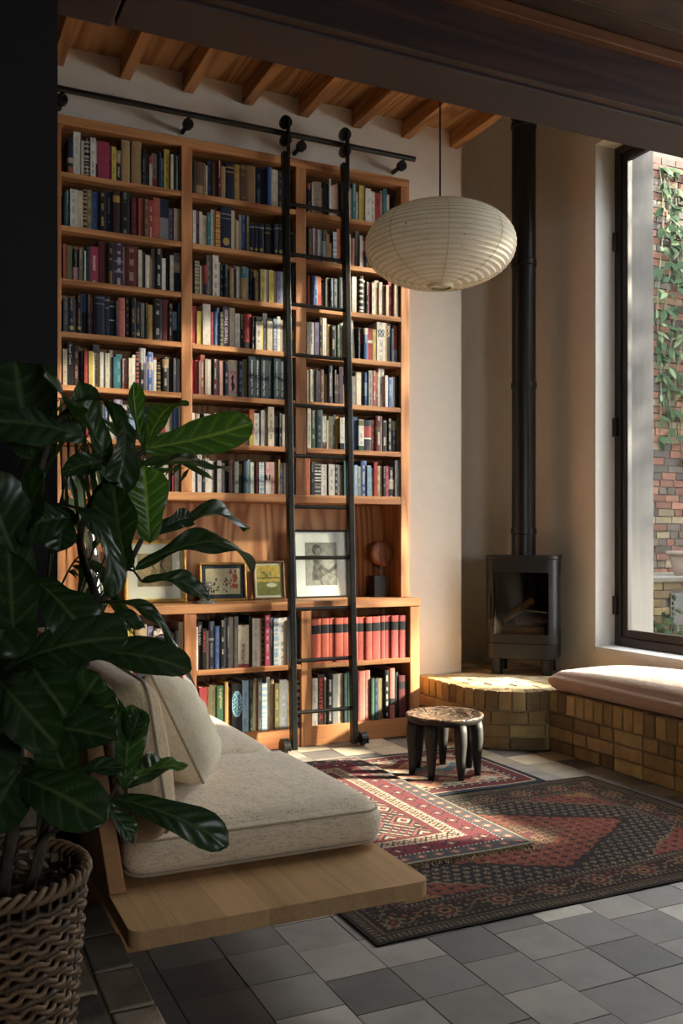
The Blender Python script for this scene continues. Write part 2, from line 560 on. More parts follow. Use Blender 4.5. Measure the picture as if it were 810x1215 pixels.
# window: dark metal casement with three hinges
win = thing('window_1', loc=(WIN_X, WIN_Y1, WIN_Z0)); win['kind'] = 'structure'
fy1 = WIN_Y1 - 0.013
def wbar(name, y0, y1, z0, z1, x0, x1):
    bx(name, M_frame_bronze, win, x0, x1, y0, y1, z0, z1, 0.004)
wbar('window_frame', fy1 - 0.055, fy1, WIN_Z0 + 0.001, WIN_Z1 - 0.001, WIN_X, WIN_X + 0.06)
wbar('window_frame', WIN_Y0, fy1 - 0.056, WIN_Z0 + 0.001, WIN_Z0 + 0.055, WIN_X, WIN_X + 0.06)
wbar('window_frame', WIN_Y0, fy1 - 0.056, WIN_Z1 - 0.055, WIN_Z1 - 0.001, WIN_X, WIN_X + 0.06)
wbar('window_frame', WIN_Y0, WIN_Y0 + 0.05, WIN_Z0 + 0.056, WIN_Z1 - 0.056, WIN_X, WIN_X + 0.06)
sy0, sy1 = WIN_Y0 + 0.051, fy1 - 0.057
for nm, a, b_, c_, d_ in (('sash', sy1 - 0.05, sy1, WIN_Z0 + 0.057, WIN_Z1 - 0.057), ('sash', sy0, sy0 + 0.05, WIN_Z0 + 0.057, WIN_Z1 - 0.057),
                         ('sash', sy0 + 0.051, sy1 - 0.051, WIN_Z0 + 0.057, WIN_Z0 + 0.107), ('sash', sy0 + 0.051, sy1 - 0.051, WIN_Z1 - 0.107, WIN_Z1 - 0.057)):
    wbar(nm, a, b_, c_, d_, WIN_X + 0.012, WIN_X + 0.05)
G().box(WIN_X + 0.028, WIN_X + 0.034, sy0 + 0.045, sy1 - 0.045, WIN_Z0 + 0.1, WIN_Z1 - 0.1).build('pane', M_pane, win)
for zz in (0.80, 1.95, 3.15):
    bx('hinge', M_frame_bronze, win, WIN_X - 0.02, WIN_X, fy1 - 0.03, fy1 - 0.002, zz - 0.06, zz + 0.06, 0.003)

# ceiling of fir plywood on fir joists
ceil = thing('ceiling', loc=(0, 0, 0)); ceil['kind'] = 'structure'
xs_j = []
for u in (61.5, 142, 216.7, 287.2, 354, 417, 476.3, 533):
    xs_j.append(P(u, 100, Y=BACK_Y).x)
for k, x in enumerate(xs_j):
    G().box(x, x + 0.062, 3.0, BACK_Y - 0.001, 3.826, CEIL_Z + 0.01).build('joist', M_fir_y, ceil, bevel=0.002)
edges = [0.3] + [x + 0.03 for x in xs_j[1:]]
for a, b_ in zip(edges[:-1], edges[1:]):
    G().box(a + 0.0005, b_ - 0.0005, 3.0, BACK_Y - 0.001, CEIL_Z + 0.012, CEIL_Z + 0.03).build('plywood_panel', M_plyc, ceil)
G().box(edges[-1] + 0.0005, COR_X, 3.0, BACK_Y - 0.001, CEIL_Z + 0.012, CEIL_Z + 0.03).build('plywood_panel', M_plyc, ceil)
# higher ceiling over the stove niche and the window bay
g = G().box(COR_X, 4.6, 3.25, 6.1, 4.70, 4.78)
struct('ceiling', g, M_plaster)
g = G().box(COR_X - 0.018, COR_X + 0.001, 3.25, BACK_Y, CEIL_Z + 0.031, 4.70)
struct('wall_upstand', g, M_plaster)
struct('wall_header', G().box(3.3, 4.6, 3.0, 3.25, 3.3, 4.78), M_dark_wall)

# dark beam across the opening, its painted soffit, bead and boarded ceiling on the camera's side
BM_Y0, BM_Y1, BM_Z = 2.985, 3.24, 3.0
beam = thing('trim_3', loc=(0, 0, 0)); beam['kind'] = 'structure'
xj = P(139, 20, Z=BM_Z).x
G().box(xj + 0.004, WALL_X, BM_Y0 + 0.012, BM_Y1, BM_Z, 3.95).build('soffit', M_soffit, beam, bevel=0.004)
G().box(-0.6, xj - 0.004, BM_Y0 + 0.012, BM_Y1 + 0.01, BM_Z - 0.004, 3.95).build('soffit', M_soffit, beam, bevel=0.01)
G().box(-2.6, WALL_X, BM_Y0 - 0.03, BM_Y0 + 0.010, BM_Z + 0.012, 3.262).build('fascia', M_darkbeam, beam, bevel=0.003)
G().box(-2.0, WALL_X, BM_Y0 - 0.075, BM_Y0 - 0.031, 3.215, 3.262).build('bead', wood('bead_wood', '#7a4c2e', '#52301c', 'x'), beam, bevel=0.004)
nc = thing('ceiling', loc=(0, 0, 0)); nc['kind'] = 'structure'
M_board = wood('dark_ceiling_board', '#4a3222', '#332016', 'x')
for k in range(8):
    y1 = BM_Y0 - 0.031 - k * 0.16
    G().box(-2.6, WALL_X, y1 - 0.157, y1, 3.263, 3.29).build('board', M_board, nc, bevel=0.003)
struct('ceiling', G().box(-2.6, WALL_X, -2.2, 1.67, 3.263, 3.3), M_dark_wall)
struct('wall_left', G().box(0.15, 0.300, 3.041, BACK_Y, -0.1, 4.0), M_dark_wall)
struct('wall_left', G().box(-2.6, 0.300, 2.985, 3.04, -0.1, 0.95), M_dark_wall)
struct('wall_left', G().box(-2.6, 0.424, 2.985, 3.04, 0.951, 2.999), M_dark_wall)
struct('wall_left', G().box(-2.75, -2.6, -2.2, 3.0, -0.1, 3.3), M_dark_wall)
# made-up window behind the camera, added to give its side fill light
W2 = (0.65, 1.65, 1.1, 2.1)
struct('wall_front', G().box(-2.75, W2[0], -2.35, -2.2, -0.1, 3.3).box(W2[1], WALL_X, -2.35, -2.2, -0.1, 3.3), M_dark_wall)
struct('wall_front', G().box(W2[0], W2[1], -2.35, -2.2, -0.1, W2[2]).box(W2[0], W2[1], -2.35, -2.2, W2[3], 3.3), M_dark_wall)
w2 = thing('window_fill', loc=(W2[0], -2.3, W2[2])); w2['kind'] = 'structure'
for a, b_, c_, d_ in ((W2[0], W2[0] + 0.05, W2[2], W2[3]), (W2[1] - 0.05, W2[1], W2[2], W2[3]), (W2[0] + 0.051, W2[1] - 0.051, W2[2], W2[2] + 0.05), (W2[0] + 0.051, W2[1] - 0.051, W2[3] - 0.05, W2[3])):
    bx('window_frame', M_frame_bronze, w2, a, b_, -2.31, -2.26, c_, d_, 0.003)
G().box(W2[0] + 0.04, W2[1] - 0.04, -2.29, -2.284, W2[2] + 0.04, W2[3] - 0.04).build('pane', M_pane, w2)

# oak panel that closes the raised floor behind the sofa, and the rough brick end beside it
PANEL_Z = 0.284
struct('trim_4', G().box(0.4205, 0.66, 2.74, 2.765, 0.0, PANEL_Z), M_oakz, bevel=0.003)
end = thing('wall_end', loc=(0.3, 2.80, 0.17)); end['kind'] = 'structure'
for k in range(5):
    z0 = BZ + 0.002 + k * 0.076
    g = G().box(0.20, 0.410 - 0.005 * k + random.uniform(-0.006, 0.004), 2.775, 2.98, z0, z0 + 0.068)
    g.v = [(x + random.uniform(-0.006, 0.006), y, z + random.uniform(-0.003, 0.003)) for x, y, z in g.v]
    g.build('brick', M_brick, end, bevel=0.008, color=lin(random.choice(['#a8977f', '#b5a286', '#94846f'])))

# ------------------------------------------------------------------ hearth and window bench in stock brick
HZ = 0.343
arc_c, arc_r = (3.40, 4.76), 0.39
hearth = thing('brick_hearth', 'raised yellow brick hearth with a rounded corner under the black stove', 'hearth', (3.5, 5.0, 0))
path = [(3.01, BACK_Y - 0.005), (3.01, 4.76)]
for k in range(1, 13):
    a = PI + k / 12 * PI / 2
    path.append((arc_c[0] + arc_r * math.cos(a), arc_c[1] + arc_r * math.sin(a)))
core = [(x + 0.012, y + (0.012 if i > 1 else 0)) for i, (x, y) in enumerate(path)]
core += [(WALL_X - 0.01, 4.372), (WALL_X - 0.01, NICHE_Y - 0.3), (WALL_X - 0.1, NICHE_Y - 0.1), (3.72, NICHE_Y - 0.01), (COR_X + 0.005, NICHE_Y - 0.01), (COR_X + 0.005, BACK_Y - 0.005)]
G().prism(core, 0.0, HZ - 0.005).build('mortar_core', M_mortar_light, hearth)
yel = ['#b39a66', '#a98d5c', '#9c8355', '#bca672', '#8d7750', '#a58a5e', '#7f6a4a', '#b29568']
def along(pth, s):
    for (a, b_) in zip(pth[:-1], pth[1:]):
        d = math.dist(a, b_)
        if s <= d or b_ is pth[-1]:
            t = min(1.0, s / d)
            tx, ty = (b_[0] - a[0]) / d, (b_[1] - a[1]) / d
            return (a[0] + (b_[0] - a[0]) * t, a[1] + (b_[1] - a[1]) * t), (tx, ty)
        s -= d
    return pth[-1], (tx, ty)
def plen(pth): return sum(math.dist(a, b_) for a, b_ in zip(pth[:-1], pth[1:]))
def face_brick(parent, pth, s0, s1, z0, z1, depth, nsub, tones):
    """one brick laid along a wall line, curved with the line where the line curves"""
    top, n = [], nsub
    fr, bk = [], []
    pr = random.uniform(-0.003, 0.003)
    for k in range(n + 1):
        (x, y), (tx, ty) = along(pth, s0 + (s1 - s0) * k / n)
        nx, ny = ty, -tx                                # outward normal on the right of the path (room side)
        fr.append((x - nx * (0.0 + pr), y - ny * (0.0 + pr))); bk.append((x + nx * depth * -1, y + ny * depth * -1))
    poly = fr + bk[::-1]
    # orientation
    A = sum(poly[i][0] * poly[(i + 1) % len(poly)][1] - poly[(i + 1) % len(poly)][0] * poly[i][1] for i in range(len(poly)))
    if A < 0: poly = poly[::-1]
    g = G().prism(poly, z0, z1)
    g.v = [(x + random.uniform(-0.002, 0.002), y + random.uniform(-0.002, 0.002), z + random.uniform(-0.002, 0.002)) for x, y, z in g.v]
    mx = sum(p[0] for p in poly) / len(poly); my = sum(p[1] for p in poly) / len(poly)
    c = lin(random.choice(tones)); k = random.uniform(0.8, 1.15)
    g.build('brick', M_brick, parent, bevel=0.004, color=tuple(q * k for q in c), origin=(mx, my, (z0 + z1) / 2))
def brick_face(parent, pth, tones, ncap=0.0668):
    L = plen(pth)
    zs = [0.004, 0.080, 0.156]
    for ci, z0 in enumerate(zs):
        s = -0.11 if ci % 2 else -0.0
        while s < L - 0.02:
            ln = random.choice([0.205, 0.205, 0.1, 0.205])
            a, b_ = max(s, 0.0), min(s + ln, L)
            if b_ - a > 0.025: face_brick(parent, pth, a, b_, z0, z0 + 0.066, 0.09, 4, tones)
            s += ln + 0.010
    n = int(L / 0.0745)
    st = L / n
    for k in range(n):
        face_brick(parent, pth, k * st, (k + 1) * st - 0.009, 0.232, HZ, 0.1, 2, tones)
random.seed(21)
brick_face(hearth, path, yel)
# paving bricks of the hearth top
for ix in range(5):
    for iy in range(14):
        x0 = 3.12 + ix * 0.212 + (0.1 if iy % 2 else 0)
        y0 = 4.42 + iy * 0.098
        cx, cy = x0 + 0.1, y0 + 0.045
        if not (cx > 3.215 and (cy > 4.88 or (cx - 3.40) ** 2 + (cy - 4.80) ** 2 < 0.20 ** 2 or cx > 3.46) and cx < 3.95 and cy < 5.75): continue
        if cx < COR_X + 0.1 and cy > BACK_Y - 0.05: continue
        if (cx > 3.72 and cy > 5.5): continue
        g = G().box(x0, x0 + 0.203, y0, y0 + 0.09, HZ - 0.03, HZ)
        g.v = [(x + random.uniform(-0.003, 0.003), y + random.uniform(-0.003, 0.003), z + random.uniform(-0.0015, 0.0015)) for x, y, z in g.v]
        g.build('brick', M_brick, hearth, bevel=0.004, color=lin(random.choice(['#cdb58c', '#c4ab80', '#d6c29c', '#bda279'])), origin=(cx, cy, HZ))
BXF = 3.375
bench = thing('brick_bench', 'long yellow brick bench built along the window wall', 'bench', (3.7, 3.5, 0))
G().box(BXF + 0.012, WALL_X - 0.002, 1.2, 4.365, 0.0, HZ - 0.004).build('mortar_core', M_mortar, bench)
brick_face(bench, [(BXF, 4.36), (BXF, 2.0)], yel)
# ------------------------------------------------------------------ the fitted bookcase
UF, LF = 5.135, 5.05                                     # front planes: upper bookcase, lower cupboard
BX0, BX1 = 0.685, 2.88
DIV = [(0.685, 0.748), (1.405, 1.469), (2.104, 2.172), (2.82, 2.88)]
BAYS = [(0.748, 1.405), (1.469, 2.104), (2.172, 2.82)]
SH_TOP = [3.198, 2.911, 2.626, 2.341, 2.055, 1.776, 1.492]
bc = thing('bookcase', 'tall three-bay fir bookcase fixed to the cream wall behind the ladder', 'bookcase', (1.78, UF, 0.86))
bk_y0 = REC_Y - 0.016
bx('header', M_fir_x, bc, BX0, BX1, UF, REC_Y - 0.002, 3.455, 3.504, 0.003)
for i, (a, b_) in enumerate(DIV):
    bx('stile', M_fir_z, bc, a, b_, UF, REC_Y - 0.002, 1.494 if i in (1, 2) else 0.861, 3.4545, 0.003)
for i, (a, b_) in enumerate(BAYS):
    for k, z in enumerate(SH_TOP[:-1]):
        bx('shelf', M_fir_x, bc, a + 0.0006, b_ - 0.0006, UF + 0.001, bk_y0, z - 0.029, z, 0.002)
    bx('back_panel', M_ply, bc, a + 0.0006, b_ - 0.0006, bk_y0 + 0.001, REC_Y - 0.002, 1.494, 3.4545, 0)
bx('shelf', M_fir_x, bc, 0.7486, 2.8194, UF, bk_y0, 1.4455, 1.4935, 0.002)
bx('back_panel', M_ply, bc, 0.749, 1.76, bk_y0 + 0.001, REC_Y - 0.002, 0.861, 1.445, 0)
bx('back_panel', M_ply, bc, 1.762, 2.819, bk_y0 + 0.001, REC_Y - 0.002, 0.861, 1.445, 0)

lc = thing('low_cabinet', 'deep open fir cabinet below the bookcase, two shelves high', 'cabinet', (1.78, LF, 0))
LX0, LX1 = 0.66, 2.905
LDIV = [(0.66, 0.748), (1.398, 1.469), (2.104, 2.170), (2.838, 2.905)]
LB = [(0.748, 1.398), (1.469, 2.104), (2.170, 2.838)]
for a, b_ in LDIV:
    bx('stile', M_fir_z, lc, a, b_, LF, REC_Y - 0.002, 0.001, 0.809, 0.003)
for a, b_ in LB:
    bx('shelf', M_fir_x, lc, a + 0.0006, b_ - 0.0006, LF + 0.001, bk_y0, 0.459, 0.488, 0.002)
    bx('plinth', wood('fir_plinth', '#c98a58', '#8f5430', 'x', 0.6, 0.5, 9), lc, a + 0.0006, b_ - 0.0006, LF + 0.006, LF + 0.03, 0.001, 0.112, 0.002)
    bx('base_board', M_fir_x, lc, a + 0.0006, b_ - 0.0006, LF + 0.007, bk_y0, 0.1125, 0.116, 0)
    bx('back_panel', M_ply, lc, a + 0.0006, b_ - 0.0006, bk_y0 + 0.001, REC_Y - 0.002, 0.117, 0.809, 0)
ct = bx('countertop', M_fir_x, None, 0.655, 2.91, LF - 0.006, REC_Y - 0.002, 0.8095, 0.8595, 0.003)
tag(ct, 'thick fir countertop over the low cabinet carrying the framed pictures', 'countertop')

# ------------------------------------------------------------------ books
PAL = dict(W='e4ddcd', C='d6c6a6', K='18181a', N='1d2943', B='3c64a0', L='8fb6d2', T='2f7c86', t='1f3b43', G='2f6040', D='22382d',
           o='77733f', Y='dcc02c', M='b98f30', R='b52a2e', r='6b2024', P='ad2650', p='d29490', O='cc642c', A='b18c56', U='6e4d33',
           u='432822', S='8f8f8d', s='4b4b50', V='857aa6', v='482b4c', F='b8573c', H='cf6a58', E='c4b297')
NAMES = dict(W='white', C='cream', K='black', N='navy', B='blue', L='pale blue', T='teal', t='dark teal', G='green', D='dark green', o='olive',
             Y='yellow', M='mustard', R='red', r='dark red', P='crimson', p='pink', O='orange', A='tan', U='brown', u='dark brown', S='grey',
             s='charcoal', V='lilac', v='plum', F='rust', H='salmon', E='beige')
def dull(c, s=0.80, g=0.78):
    l = 0.3 * c[0] + 0.55 * c[1] + 0.15 * c[2]
    return tuple((l + (x - l) * s) * g for x in c)
PALL = {k: dull(lin(v)) for k, v in PAL.items()}

def book_material():
    """bound cloth / paper: colour and printed marks ride on the mesh; the lettering runs down the spine"""
    m, n, b = new_mat('book_binding')
    c = n.nodes.new('ShaderNodeAttribute'); c.attribute_name = 'Col'
    k = n.nodes.new('ShaderNodeAttribute'); k.attribute_name = 'Ink'
    uv = n.nodes.new('ShaderNodeUVMap')
    sp = n.nodes.new('ShaderNodeSeparateXYZ'); n.links.new(uv.outputs[0], sp.inputs[0])
    oi = n.nodes.new('ShaderNodeObjectInfo')
    def math_(op, a, v):
        x = node(n, 'ShaderNodeMath', operation=op)
        n.links.new(a, x.inputs[0])
        if isinstance(v, (int, float)): x.inputs[1].default_value = v
        else: n.links.new(v, x.inputs[1])
        return x.outputs[0]
    r100 = math_('MULTIPLY', oi.outputs['Random'], 97.0)
    cb = n.nodes.new('ShaderNodeCombineXYZ')
    n.links.new(math_('MULTIPLY', sp.outputs['X'], 9.0), cb.inputs[0])
    n.links.new(math_('MULTIPLY', sp.outputs['Y'], 420.0), cb.inputs[1])
    n.links.new(r100, cb.inputs[2])
    let = noise(n, cb.outputs[0], 1.0, 1)
    cb2 = n.nodes.new('ShaderNodeCombineXYZ')
    n.links.new(math_('MULTIPLY', sp.outputs['Y'], 26.0), cb2.inputs[1]); n.links.new(r100, cb2.inputs[2])
    wordg = noise(n, cb2.outputs[0], 1.0, 0)
    du = math_('ABSOLUTE', math_('SUBTRACT', sp.outputs['X'], 0.5), 0.0)
    inband = math_('LESS_THAN', du, 0.17)
    mk = math_('MULTIPLY', math_('MULTIPLY', math_('GREATER_THAN', let, 0.49), math_('GREATER_THAN', wordg, 0.5)), inband)
    mk = math_('MULTIPLY', mk, k.outputs['Alpha'])
    wear = ramp(n, noise(n, coords(n, rnd=True), 35, 4), [(0.3, (0.80,) * 3), (0.7, (1.06,) * 3)])
    base = mix(n, 1.0, c.outputs['Color'], wear.outputs[0], 'MULTIPLY')
    col = mix(n, mk, base, k.outputs['Color'])
    n.links.new(col, b.inputs['Base Color'])
    b.inputs['Roughness'].default_value = 0.55
    b.inputs['Specular IOR Level'].default_value = 0.35
    return m
M_book = book_material()

def book_mesh(w, h, d, col, ink, inka, bands, rounded, pages_inside):
    """spine towards -Y at y=0, boards running back to y=d, head of the pages set below the boards"""
    arc = [(-0.5, 0.10), (-0.30, 0.02), (0.0, 0.0), (0.30, 0.02), (0.5, 0.10)] if rounded else [(-0.5, 0.012), (-0.46, 0.0), (0.0, 0.0), (0.46, 0.0), (0.5, 0.012)]
    sp_ = [(x * w, y * min(w, 0.03)) for x, y in arc]
    outer = sp_ + [(w / 2, d), (-w / 2, d)]
    th = min(0.0025, w * 0.15)
    inner = [(x * (w / 2 - th) / (w / 2), y + th * 1.5) for x, y in sp_] + [(w / 2 - th, d), (-w / 2 + th, d)]
    n = len(outer)
    zs = sorted({0.0, h} | {max(0, min(h, z * h)) for b_ in bands for z in b_[:2]})
    vv, ff, fc, mi = [], [], [], []
    for z in zs:
        vv += [(x, y, z) for x, y in outer]
    C = lambda k: PALL[k]
    for i in range(len(zs) - 1):
        zm = (zs[i] + zs[i + 1]) / 2 / h
        cc = col
        for z0, z1, ck in bands:
            if z0 <= zm <= z1: cc = C(ck)
        for k in range(n):
            if k == n - 2: continue                       # fore-edge stays open, closed by the pages
            l = (k + 1) % n
            ff.append((i * n + k, i * n + l, (i + 1) * n + l, (i + 1) * n + k)); fc.append((cc, k < 4)); mi.append(0)
    ff.append(tuple(range(n))[::-1]); fc.append((col, False)); mi.append(0)
    top = (len(zs) - 1) * n
    k0 = len(vv)
    vv += [(x, y, h) for x, y in inner]
    dp = 0.005
    vv += [(x, y, h - dp) for x, y in inner]
    tc = col
    for z0, z1, ck in bands:
        if z1 >= 0.99: tc = C(ck)
    for k in range(n):
        if k == n - 2: continue
        l = (k + 1) % n
        ff.append((top + k, top + l, k0 + l, k0 + k)); fc.append((tc, False)); mi.append(0)
        ff.append((k0 + k, k0 + l, k0 + n + l, k0 + n + k)); fc.append((tc, False)); mi.append(0)
    pg = tuple(k0 + n + k for k in range(n))
    if pages_inside:
        ff.append(pg); fc.append((PALL['C'], False)); mi.append(1)
    me = bpy.data.meshes.new('book')
    me.from_pydata(vv, [], ff)
    me.materials.append(M_book)
    if pages_inside: me.materials.append(M_pages)
    me.polygons.foreach_set('material_index', mi)
    nl = len(me.loops)
    ca = np.zeros((nl, 4), np.float32); ia = np.zeros((nl, 4), np.float32); uvs = np.zeros((nl, 2), np.float32)
    off = random.random() * 0.0
    for p, (cc, isp) in zip(me.polygons, fc):
        for li in p.loop_indices:
            x, y, z = vv[me.loops[li].vertex_index]
            ca[li] = (*cc, 1)
            inside = 0.12 * h < z < 0.9 * h or True
            ia[li] = (*ink, inka if isp else 0.0)
            uvs[li] = (x / w + 0.5, z)
    a = me.color_attributes.new('Col', 'FLOAT_COLOR', 'CORNER'); a.data.foreach_set('color', ca.ravel())
    a = me.color_attributes.new('Ink', 'FLOAT_COLOR', 'CORNER'); a.data.foreach_set('color', ia.ravel())
    u = me.uv_layers.new(name='UVMap'); u.data.foreach_set('uv', uvs.ravel())
    return me, [vv[i] for i in pg]

